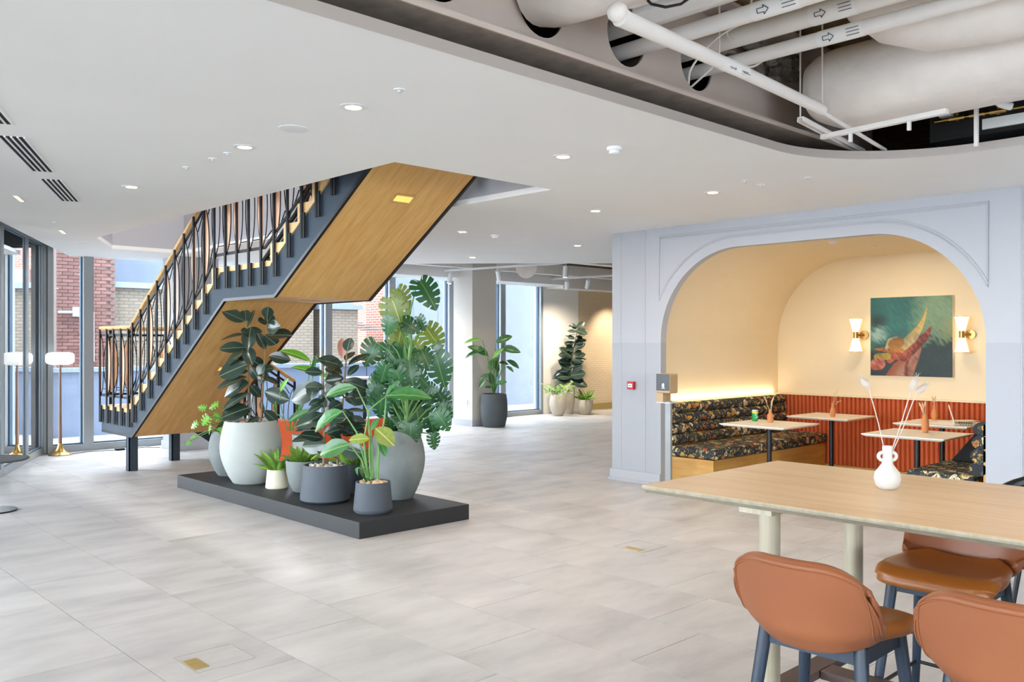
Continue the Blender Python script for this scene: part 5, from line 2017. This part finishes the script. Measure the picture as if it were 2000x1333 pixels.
arc_wall(0.2, 0.72, 0.12, 0.42).build('seat', 'orange_fabric', t, local=True, bevel=0.04)
for a in (215, 250, 290, 325):
    x, y = 0.75 * math.cos(R(a)), 0.55 + 0.75 * math.sin(R(a))
    MB().lathe([(0.018, 0), (0.022, 0.12)], 10, (x, y, 0)).build('leg', 'black_metal', t, local=True)
c = Vector((7.13, 10.5, 0))
t = thing('poseur_table', c, 'tall round white table seen between the plants', 'table')
MB().lathe([(0.001, 1.085), (0.28, 1.085), (0.3, 1.1), (0.295, 1.11), (0.001, 1.11)], 32, c).build('top', 'table_white', t, smooth=True)
MB().lathe([(0.025, 0.02), (0.025, 1.086)], 12, c).build('leg', 'black_metal', t, smooth=True)
MB().lathe([(0.22, 0), (0.22, 0.015), (0.02, 0.03)], 28, c).build('foot', 'black_metal', t, smooth=True)

# floor boxes
for x0, x1, y0, y1, words in ((1.83, 2.135, 4.115, 4.4, 'flush floor box lid with brass flap near the bottom left'), (5.34, 5.64, 4.14, 4.43, 'flush floor box lid with brass flap near the high table')):
    t = thing('floor_box', (x0, y0, 0), words, 'floor box', 'floor boxes')
    m = MB()
    for a, b in (((x0, y0), (x1, y0)), ((x1, y0), (x1, y1)), ((x1, y1), (x0, y1)), ((x0, y1), (x0, y0))):
        m.bar((a[0], a[1], 0.0008), (b[0], b[1], 0.0008), 0.004, 0.0016)
    m.build('lid_edge', 'flange_brown', t)
    for k in range(2):
        MB().box(x0 + 0.012, x0 + 0.085, y0 + 0.05 + 0.08 * k, y0 + 0.126 + 0.08 * k, 0.0004, 0.0024).build('cable_flap', 'pale_brass', t)
# sockets on the far column, lamp cable on the floor
t = thing('wall_socket', (11.04, 12.85, 0.45), 'white double socket low on the far column', 'socket')
MB().box(11.028, 11.04, 12.78, 12.92, 0.4, 0.5).build('plate', 'white_plastic', t)
MB().box(11.026, 11.03, 12.81, 12.84, 0.43, 0.47).build('outlet', 'grey_plastic', t)
MB().box(11.026, 11.03, 12.86, 12.89, 0.43, 0.47).build('outlet', 'grey_plastic', t)
p0 = Vector((4.1, 13.45, 0.006))
t = thing('power_lead', p0, 'thin dark power lead on the floor behind the staircase foot', 'cable')
MB().tube([p0, p0 + Vector((0.3, 0.12, 0)), p0 + Vector((0.7, 0.02, 0)), p0 + Vector((1.1, 0.1, 0)), p0 + Vector((1.26, -0.1, 0))], 0.005, 6).build('cord', 'black_metal', t)
MB().box(p0.x + 0.64, p0.x + 0.76, p0.y - 0.03, p0.y + 0.05, 0.0, 0.03).build('adapter', 'black_metal', t)

# ------------------------------------------------------------------ open ceiling over the high table
beam = thing('cellular_beam', (3, 3.2, 3.04), 'grey steel beam with round holes along the ceiling cut out', 'beam')
bm = bmesh.new()
edges = []
loops = [[(-2.5, 3.06), (7.2, 3.06), (7.2, 3.7), (-2.5, 3.7)]]
for k in range(-5, 6):
    cx = 3.97 + 0.7 * k
    if -2 < cx < 5:
        loops.append([(cx + 0.172 * math.cos(R(a)), 3.365 + 0.172 * math.sin(R(a))) for a in range(0, 360, 12)])
for lp in loops:
    vs_ = [bm.verts.new((x, 3.195, z)) for x, z in lp]
    edges += [bm.edges.new((vs_[i], vs_[(i + 1) % len(vs_)])) for i in range(len(vs_))]
bmesh.ops.triangle_fill(bm, edges=edges, use_beauty=True)
g = bmesh.ops.extrude_face_region(bm, geom=bm.faces[:])
for e in g['geom']:
    if isinstance(e, bmesh.types.BMVert):
        e.co.y += 0.014
bmesh.ops.translate(bm, verts=bm.verts, vec=(-3, -3.2, -3.04))
bmesh.ops.recalc_face_normals(bm, faces=bm.faces)
me = bpy.data.meshes.new('web')
bm.to_mesh(me)
bm.free()
me.materials.append(MATS['steel_beam'])
o = bpy.data.objects.new('web', me)
col.objects.link(o)
o.parent = beam
MB().box(-2.5, 7.2, 2.985, 3.41, 3.04, 3.06).build('bottom_flange', 'flange_brown', beam)
MB().box(-2.5, 7.2, 2.975, 2.985, 3.036, 3.064).build('flange_edge', 'steel_beam', beam)
MB().box(-2.5, 7.2, 2.985, 3.41, 3.7, 3.72).build('top_flange', 'steel_beam', beam)
structure('ceiling_dark_backing', MB().box(-2.5, 7.6, 3.9, 3.95, 2.95, 3.78), 'dark_void')  # black sheet added to stand for the darkness behind the beam holes
m = MB()
for i in range(40):
    m.ball((random.uniform(4.85, 5.75), 3.12 + random.uniform(-0.05, 0.03), random.uniform(3.42, 3.68)), 0.07, 0.05, 0.05, 7, 4)
tag(m.build('sprayed_insulation', 'insulation_grey', beam), kind='stuff')


def wrapped(name, label, pts, r, mat='duct_wrap', flat=1.0, parts=(), n=20, cat='duct', group=None):
    t = thing(name, pts[0], label, cat, group)
    m = MB().tube(pts, r, n)
    m.build('sleeve', mat, t, smooth=True)
    return t


def marks(t, p, axis, side, s=1.0, flip=1):
    """printed flow label on a pipe: a white band, an arrow and three text lines; p lies on the surface that faces us"""
    axis, side = Vector(axis).normalized(), Vector(side).normalized()
    out = axis.cross(side).normalized()
    if out.dot(EYE - p) < 0:
        out = -out
    def q(a, b):
        return p + axis * a * s + side * b * s + out * 0.004
    for k in range(3):
        MB().bar(q(0.05, -0.02 + 0.02 * k), q(0.13, -0.02 + 0.02 * k), 0.004 * s, 0.002, up=out).build('text_line', 'ink', t)
    m = MB()
    ar = [(-0.10, 0.012), (-0.06, 0.012), (-0.06, 0.026), (-0.03, 0.0), (-0.06, -0.026), (-0.06, -0.012), (-0.10, -0.012)]
    for a, b in zip(ar, ar[1:] + ar[:1]):
        m.bar(q(a[0] * flip, a[1]), q(b[0] * flip, b[1]), 0.004 * s, 0.002, up=out)
    m.build('flow_arrow', 'ink', t)


# large flat oval duct with a rounded end
cx, cz, hw, hh = 5.68, 3.29, 0.37, 0.245
t = thing('air_duct', (cx, 2.9, cz), 'huge white wrapped flat oval air duct in the open ceiling', 'duct', 'wrapped air ducts')
m = MB()
ring = []
ys_ = [2.92, 2.905, 2.86, 2.78, 2.66, 2.3, 1.8, 1.0, 0, -1.5, -2.8]
sc_ = [0.3, 0.55, 0.78, 0.92, 1, 1.02, 0.99, 1, 1, 1, 1]
nn_ = 36
for y, s in zip(ys_, sc_):
    row = []
    for j in range(nn_):
        a = 2 * math.pi * j / nn_
        ex = 2 / 2.8
        x = math.copysign(abs(math.cos(a)) ** ex, math.cos(a)) * hw * s
        z = math.copysign(abs(math.sin(a)) ** ex, math.sin(a)) * hh * s
        row.append(len(m.v))
        m.v.append(Vector((cx + x, y, cz + z)))
    ring.append(row)
for a, b in zip(ring[:-1], ring[1:]):
    for j in range(nn_):
        m.f.append((a[j], a[(j + 1) % nn_], b[(j + 1) % nn_], b[j]))
m.f.append(tuple(ring[0]))
m.f.append(tuple(reversed(ring[-1])))
m.build('sleeve', 'duct_wrap', t, smooth=True)
wrapped('air_duct', 'white wrapped round duct bending down over the flat oval duct', [(4.96, 2.2, 3.68), (4.97, 2.16, 3.6), (5.0, 2.06, 3.5), (5.03, 1.88, 3.43), (5.06, 1.6, 3.41), (5.08, 1.2, 3.41), (5.08, 0.4, 3.41), (5.08, -2.5, 3.41)], 0.215, group='wrapped air ducts')
wrapped('air_duct', 'white wrapped round duct through the first beam hole', [(3.2, 3.15, 3.39), (3.2, 3.05, 3.38), (3.2, 2.8, 3.37), (3.2, 2.2, 3.37), (3.2, -2.4, 3.37)], [0.165, 0.185, 0.19, 0.19, 0.19], group='wrapped air ducts')
for (x, z, r, words) in ((3.93, 3.415, 0.058, 'upper white pipe through the second beam hole'), (3.99, 3.29, 0.045, 'lower white pipe through the second beam hole'),
                         (4.60, 3.43, 0.058, 'upper white pipe through the third beam hole'), (4.68, 3.315, 0.042, 'lower white pipe through the third beam hole')):
    t = wrapped('insulated_pipe', words, [(x, 3.85, z), (x, 2.0, z), (x, -2.6, z)], r, 'pipe_paint', cat='pipe', n=16, group='insulated pipes along the open ceiling')
    MB().tube([(x, 2.38, z), (x, 2.12, z)], r + 0.002, 16, caps=False).build('label_band', 'paper_label', t, smooth=True)
    dirv = (EYE - Vector((x, 2.25, z)))
    dirv.y = 0
    dirv.normalize()
    marks(t, Vector((x, 2.25, z)) + dirv * r, (0, -1, 0), Vector((0, 1, 0)).cross(dirv), 0.9)
t = wrapped('insulated_pipe', 'long white pipe crossing below the ducts, cloth wrapped at its end', [(3.06, 2.5, 3.06), (3.1, 2.5, 3.055), (4.0, 2.53, 3.05), (5.15, 2.6, 3.045)], [0.045, 0.04, 0.034, 0.032], 'pipe_paint', cat='pipe', group='insulated pipes along the open ceiling')
MB().tube([(5.13, 2.6, 3.035), (6.2, 2.66, 2.965)], 0.013, 8).build('bare_end', 'pipe_paint', t, smooth=True)
MB().ball((3.04, 2.5, 3.075), 0.05, 0.05, 0.045, 10, 6).build('cloth_cap', 'duct_wrap', t, smooth=True)
MB().tube([(3.9, 2.527, 3.05), (4.15, 2.535, 3.05)], 0.0365, 12, caps=False).build('label_band', 'paper_label', t)
marks(t, Vector((4.03, 2.5, 3.03)), (1, 0, 0), (0, -0.6, -0.8), 0.75)
t = thing('cable_trunking', (3.58, 2.8, 3.27), 'white rectangular cable trunking at the top of the open ceiling', 'trunking')
MB().box(3.5, 3.67, -2.0, 2.78, 3.255, 3.36).build('channel', 'white_plastic', t)
MB().box(3.49, 3.68, -2.0, 2.79, 3.36, 3.372).build('cover', 'white_plastic', t)
t = wrapped('small_pipe', 'thin white pipe bending beside the trunking', [(3.42, 3.0, 3.33), (3.45, 2.72, 3.29), (3.45, 2.0, 3.29), (3.45, -2, 3.29)], 0.028, 'pipe_paint', cat='pipe', n=10)
# hangers
for i, (px, y0, y1, d) in enumerate(((1405, 40, 116, 5.2), (1606, 74, 212, 5.6), (1563, 104, 238, 5.8))):
    a, b = dep(px, y0, d), dep(px, y1, d)
    a.z = 3.78
    t = thing('hanger_rod', b, ['leftmost thin white hanger rod in the open ceiling', 'thin white hanger rod in front of the oval duct end', 'thin white hanger rod left of the oval duct end'][i], 'rod', 'hanger rods in the open ceiling')
    MB().tube([b, a], 0.006, 6).build('rod', 'pipe_paint', t)
    MB().box(b.x - 0.015, b.x + 0.015, b.y - 0.015, b.y + 0.015, b.z, b.z + 0.02).build('nut', 'pipe_paint', t)
t = thing('strut_channel', (5.1, 2.7, 3.0), 'white slotted strut channel under the oval duct, pointing at the ceiling edge', 'strut', 'strut channels in the open ceiling')
for dy in (-0.018, 0.018):
    MB().bar((5.1, 2.72 + dy, 3.0), (6.25, 2.85 + dy, 2.99), 0.006, 0.03).build('side', 'pipe_paint', t)
MB().bar((5.1, 2.72, 3.013), (6.25, 2.85, 3.003), 0.04, 0.006).build('web', 'pipe_paint', t)
t = thing('strut_channel', (5.5, 2.1, 3.0), 'white strut channel crossing below the oval duct', 'strut', 'strut channels in the open ceiling')
a, b = dep(1605, 268, 5.85), dep(1850, 217, 5.22)
MB().bar(a, b, 0.04, 0.03).build('channel', 'pipe_paint', t)
for f in (0.25, 0.72):
    p = a * (1 - f) + b * f
    MB().box(p.x - 0.01, p.x + 0.01, p.y - 0.01, p.y + 0.01, p.z - 0.07, p.z).build('clip', 'pipe_paint', t)
a = dep(1907, 286, 5.75)
t = thing('drop_strut', a, 'vertical white strut before the dark fan coil at the right', 'strut')
MB().box(a.x - 0.012, a.x + 0.012, a.y - 0.012, a.y + 0.012, a.z, 3.6).build('rod', 'pipe_paint', t)
t = thing('fan_coil', (6.75, 1.9, 3.0), 'black fan coil unit in the ceiling void at the right', 'fan coil')
MB().box(6.45, 7.3, 0.9, 2.45, 3.02, 3.42).build('casing', 'dark_void', t)
MB().box(6.43, 6.45, 1.75, 2.1, 3.05, 3.12).build('rating_label', 'paper_label', t)
m = MB()
for k in range(3):
    m.tube([(6.40, 2.3 - k * 0.13, 3.15), (6.40, 2.2 - k * 0.13, 3.15)], 0.016, 8)
    m.tube([(6.40, 2.25 - k * 0.13, 3.13), (6.40, 2.25 - k * 0.13, 3.19)], 0.012, 8)
m.tube([(6.40, 2.4, 3.15), (6.40, 1.3, 3.15)], 0.008, 8)
m.build('valve', 'brass', t, smooth=True)
MB().box(6.37, 6.43, 2.28, 2.36, 3.17, 3.26).build('actuator', 'white_plastic', t)
MB().lathe([(0.015, 0), (0.015, 0.03)], 10, (6.40, 2.12, 3.19)).build('valve_handle', 'red_plastic', t)
MB().lathe([(0.015, 0), (0.015, 0.03)], 10, (6.40, 1.99, 3.19)).build('valve_handle', 'blue_plastic', t)
t = wrapped('condensate_pipe', 'white condensate pipe with elbow at the right edge of the open ceiling', [dep(1975, 208, 5.6), dep(1955, 203, 5.6), dep(1942, 196, 5.6), dep(1955, 190, 5.6), dep(2040, 178, 5.4)], 0.026, 'white_plastic', cat='pipe', n=12)
hp_ = dep(1990, 186, 5.52)
MB().tube([hp_, Vector((hp_.x, hp_.y, 3.78))], 0.005, 6).build('hanger', 'pipe_paint', t)
# loose cables
for i, (pts, words) in enumerate((([(1345, 165), (1352, 130), (1400, 75), (1460, 42), (1500, 40)], 'white cable rising out of the third beam hole'),
                                  ([(1468, 0), (1455, 50), (1430, 78), (1420, 60), (1445, 40), (1500, 36), (1560, 28), (1590, 0)], 'white cable looped between the insulated pipes'),
                                  ([(1350, 170), (1385, 138), (1400, 122)], 'short white cable across the third beam hole'),
                                  ([(1430, 128), (1470, 130), (1505, 108), (1535, 95)], 'white cable sagging below the lower pipe'))):
    q = [dep(px, py, 5.15 + 0.06 * i) for px, py in pts]
    fine = []
    for k in range(len(q) - 1):
        p0, p1, p2, p3 = q[max(k - 1, 0)], q[k], q[k + 1], q[min(k + 2, len(q) - 1)]
        for s in range(6):
            u = s / 6
            fine.append(0.5 * ((2 * p1) + (p2 - p0) * u + (2 * p0 - 5 * p1 + 4 * p2 - p3) * u * u + (3 * p1 - p0 - 3 * p2 + p3) * u ** 3))
    fine.append(q[-1])
    t = thing('loose_cable', fine[0], words, 'cable', 'loose cables in the open ceiling')
    MB().tube(fine, 0.007, 6).build('sheath', 'cable_white', t, smooth=True)
q = [dep(px, py, 4.2) for px, py in ((1255, -10), (1272, 8), (1300, 14), (1330, 8), (1350, -6))]
t = thing('loose_cable', q[0], 'black cable hanging under the trunking at the top edge', 'cable', 'loose cables in the open ceiling')
MB().tube(q, 0.007, 6).build('sheath', 'black_metal', t, smooth=True)

# ------------------------------------------------------------------ open ceiling at the far end
for i, (a, b, w_, h_, words) in enumerate((((8.2, 12.75, 3.14), (19.5, 12.75, 3.14), 0.14, 0.22, 'white beam along the far glass front'), ((10.2, 11.4, 3.35), (19.5, 11.4, 3.35), 0.1, 0.2, 'grey beam across the far open ceiling'),
                                           ((9.4, 12.2, 3.3), (19.5, 12.2, 3.3), 0.3, 0.1, 'flat cable tray in the far open ceiling'), ((13.0, 7.5, 3.3), (13.0, 13.0, 3.3), 0.12, 0.2, 'beam running to the far glass front'))):
    t = thing('ceiling_beam', Vector(a), words, 'beam', 'beams in the far open ceiling')
    MB().bar(a, b, w_, h_).build('profile', 'pipe_paint' if i != 1 else 'steel_beam', t)
t = wrapped('air_duct', 'white spiral duct end in the far open ceiling', [dep(1028, 524, 17.3), dep(1028, 522, 16.3)], 0.2, group='far ducts')
t = wrapped('air_duct', 'long white duct under the far slab', [(11.5, 10.2, 3.5), (19.5, 10.2, 3.5)], 0.16, group='far ducts')


def track(a, b, spots, label):
    t = thing('track_light', Vector(a), label, 'track light', 'track lights in the far open ceiling')
    MB().bar(a, b, 0.035, 0.035).build('track', 'white_plastic', t)
    a, b = Vector(a), Vector(b)
    for f, tilt in spots:
        p = a * (1 - f) + b * f
        MB().tube([p, p - UP * 0.07], 0.01, 6).build('bracket', 'white_plastic', t)
        dv_ = Vector((tilt, 0.1 if p.x < 13 else 0.5, -1)).normalized()
        h_ = MB().tube([p - UP * 0.06, p - UP * 0.06 + dv_ * 0.19], 0.048, 14).build('spot_head', 'white_plastic', t, smooth=True)
        MB().tube([p - UP * 0.06 + dv_ * 0.1905, p - UP * 0.06 + dv_ * 0.193], 0.036, 14).build('lens', 'lamp_warm', h_)
        L = lamp('SPOT', 'spot', p - UP * 0.06 + dv_ * 0.22, (150 if p.x > 13 else 30 if p.x > 9 else 26), (1.0, 0.84, 0.64), parent=t, size=0.04, spot=95)
        L.rotation_euler = dv_.to_track_quat('-Z', 'Y').to_euler()
    for f in (0.1, 0.9):
        p = a * (1 - f) + b * f
        MB().tube([p, Vector((p.x, p.y, 3.75))], 0.004, 6).build('suspension', 'pipe_paint', t)


track((10.62, 12.95, 2.97), (11.03, 10.1, 2.97), ((0.05, -0.1), (0.45, 0.35), (0.97, 0)), 'white lighting track nearest the stair with three spots')
track((13.65, 13.1, 2.97), (13.9, 11.3, 2.97), ((0.25, 0.5), (0.55, 0.3)), 'white lighting track near the pale brick wall')
track((16.0, 13.0, 2.97), (17.6, 12.4, 2.97), ((0.2, 0.1), (0.8, 0.1)), 'white lighting track washing the pale tile wall')

track((3.45, 0.55, 2.75), (3.45, -2.0, 2.75), ((0.03, 0.0), (0.4, 0.0), (0.8, 0.0)), 'white lighting track over the high table, past the right edge')
track((0.2, -0.6, 2.75), (2.2, -0.6, 2.75), ((0.1, 0.0), (0.9, 0.0)), 'added unseen lighting track in the cut out above the viewer')  # unseen track, added to light the area near the camera

# ------------------------------------------------------------------ fittings in the smooth ceiling
def downlight(x, y, label, power=8):
    t = thing('downlight', (x, y, CZ), label, 'downlight', 'round recessed downlights')
    MB().lathe([(0.076, 0.0), (0.078, -0.003), (0.045, -0.005), (0.043, 0.0)], 28, (x, y, CZ)).build('trim_ring', 'white_plastic', t, smooth=True)
    MB().lathe([(0.001, -0.0012), (0.044, -0.0012)], 20, (x, y, CZ)).build('lens', 'lamp_warm', t)
    lamp('AREA', 'downlight_beam', (x, y, CZ - 0.012), power, ((1.0, 0.84, 0.66) if power > 10 else (1.0, 0.92, 0.82)), parent=t, size=0.08, shape='DISK')


for px, py, words in ((690, 209, 'lit downlight nearest the viewer, above the stair top'), (478, 287, 'lit downlight beside the round speaker'), (257, 365, 'lit downlight above the stair foot'), (1100, 306, 'lit downlight next to the white smoke detector'),
                      (1392, 376, 'lit downlight in front of the arch'), (1163, 412, 'lit downlight left of the white pier'), (903, 453, 'lit downlight right of the stair soffit'), (1128, 480, 'lit downlight just before the pier corner'), (923, 503, 'farthest lit downlight, at the edge of the open ceiling')):
    p = at(px, py, CZ)
    downlight(p.x, p.y, words, 13 if px > 1000 else 8)
for x, y, words in ((7.2, 1.4, 'added unseen downlight before the right pier, past the right edge of the picture'), (7.2, -1.2, 'added unseen downlight along the arch wall, far past the right edge'), (-2.6, -1.0, 'added unseen downlight by the slanted glass, behind the viewer'), (3.0, -4.4, 'added unseen downlight by the rear windows, behind the viewer')):
    downlight(x, y, words)  # out of view, added for the light they give
for y in (7.0, 10.5):
    t = thing('stairwell_fill_lamp', (4.5, y, 6.4), 'added unseen lamp over the stairwell, %s' % ('nearer the stair top' if y < 8 else 'nearer the glass front'), 'lamp', 'added stairwell lamps')
    MB().lathe([(0.15, 0), (0.16, -0.03), (0.14, -0.05), (0.001, -0.055)], 24, (4.5, y, 6.4)).build('diffuser', 'shade_white', t, smooth=True)
    lamp('AREA', 'stairwell_fill_beam', (4.5, y, 6.33), 90, (1.0, 0.95, 0.9), parent=t, size=0.3, shape='DISK')  # unseen lamp added to brighten the stairwell
p = at(1634, 496, 2.66)
t = thing('alcove_downlight', (9.6, 4.25, 2.668), 'small downlight in the alcove vault', 'downlight')
MB().lathe([(0.03, 0), (0.03, -0.004), (0.02, -0.004)], 20, (9.6, 4.25, 2.668)).build('trim_ring', 'white_plastic', t)
MB().lathe([(0.001, -0.003), (0.02, -0.003)], 16, (9.6, 4.25, 2.668)).build('lens', 'lamp_warm', t)
lamp('AREA', 'alcove_beam', (9.6, 4.25, 2.65), 11, (1.0, 0.82, 0.56), parent=t, size=0.06, shape='DISK')
lamp('AREA', 'bench_strip_light', (9.35, AWL - 0.05, 0.935), 4, (1.0, 0.84, 0.58), size=2.4, shape='RECTANGLE', size_y=0.03, rot=(R(180 - 12), 0, 0))

for px, py, r, words in ((573, 251, 0.088, 'round ceiling speaker between two downlights'), (160, 475, 0.085, 'round ceiling speaker near the glass corner'), (1022, 465, 0.08, 'round ceiling speaker beyond the stair')):
    p = at(px, py, CZ)
    t = thing('ceiling_speaker', p, words, 'speaker', 'round ceiling speakers')
    MB().lathe([(r, 0), (r + 0.002, -0.004), (r - 0.012, -0.006)], 32, p).build('rim', 'white_plastic', t, smooth=True)
    MB().lathe([(0.001, -0.0045), (r - 0.012, -0.0045)], 32, p).build('grille', 'speaker_grey', t)
for px, py, words in ((1200, 291, 'white smoke detector right of a lit downlight'), (967, 462, 'small white smoke detector beyond the stair')):
    p = at(px, py - 3, CZ)
    t = thing('smoke_detector', p, words, 'detector', 'smoke detectors')
    MB().lathe([(0.05, 0), (0.05, -0.018), (0.046, -0.022), (0.001, -0.022)], 24, p).build('base', 'white_plastic', t, smooth=True)
    MB().lathe([(0.034, -0.022), (0.034, -0.04), (0.022, -0.046), (0.001, -0.046)], 24, p).build('chamber', 'white_plastic', t, smooth=True)
p = at(1627, 471, 2.669)
t = thing('smoke_detector', p, 'small white detector on the alcove vault', 'detector', 'smoke detectors')
MB().lathe([(0.045, 0), (0.045, -0.015), (0.03, -0.03), (0.001, -0.032)], 20, p).build('base', 'white_plastic', t, smooth=True)
for px, py, words in ((780, 175, 'tiny ceiling sprinkler plate closest to the cut out'), (365, 327, 'tiny round plate left of the sprinkler pair'), (415, 310, 'sprinkler plate in the middle of three'), (445, 299, 'sprinkler plate nearest the lit downlight'), (107, 434, 'small plate near the slanted glass'),
                      (1455, 353, 'small sprinkler plate before the arch wall'), (1486, 361, 'flat plate before the arch wall'), (1578, 347, 'small plate nearest the open ceiling curve')):
    p = at(px, py, CZ)
    t = thing('sprinkler', p, words, 'sprinkler', 'sprinkler plates in the ceiling')
    MB().lathe([(0.03, 0), (0.028, -0.004), (0.012, -0.005)], 20, p).build('plate', 'white_plastic', t)
    MB().lathe([(0.01, -0.004), (0.01, -0.016), (0.001, -0.017)], 12, p).build('head', 'grey_plastic', t)
v0 = Vector((1.577, 6.04, CZ))
GDn = Vector((0.41, 0.912, 0)).normalized()
side = Vector((-GDn.y, GDn.x, 0))
for k, words in ((-1, 'slotted linear air grille cut by the left edge of the picture'), (0, 'long slotted linear air grille in the middle of its row'), (1, 'slotted linear air grille closest to the slanted glass')):
    a = v0 + GDn * (k * 1.52)
    b = a + GDn * (1.18 if k < 1 else 1.12)
    t = thing('air_grille', a, words, 'grille', 'linear air grilles')
    m = MB()
    for s in (0.0, 0.036, 0.072, 0.108, 0.144):
        m.bar(a + side * s - UP * 0.003, b + side * s - UP * 0.003, 0.012, 0.006)
    m.build('blades', 'white_plastic', t)
    for s in (0.018, 0.054, 0.09, 0.126):
        MB().bar(a + side * s - UP * 0.001, b + side * s - UP * 0.001, 0.024, 0.002).build('slot', 'dark_void', t)
for px, py, words in ((37, 388, 'glowing linear slot lamp at the left edge'), (122, 453, 'glowing linear slot lamp near the glass corner')):
    p = at(px, py, CZ)
    t = thing('slot_lamp', p, words, 'lamp', 'linear slot lamps')
    MB().bar(p - GDn * 0.16 - UP * 0.002, p + GDn * 0.16 - UP * 0.002, 0.05, 0.004).build('frame', 'white_plastic', t)
    MB().bar(p - GDn * 0.15 - UP * 0.0035, p + GDn * 0.15 - UP * 0.0035, 0.03, 0.004).build('diffuser', 'lamp_slot', t)
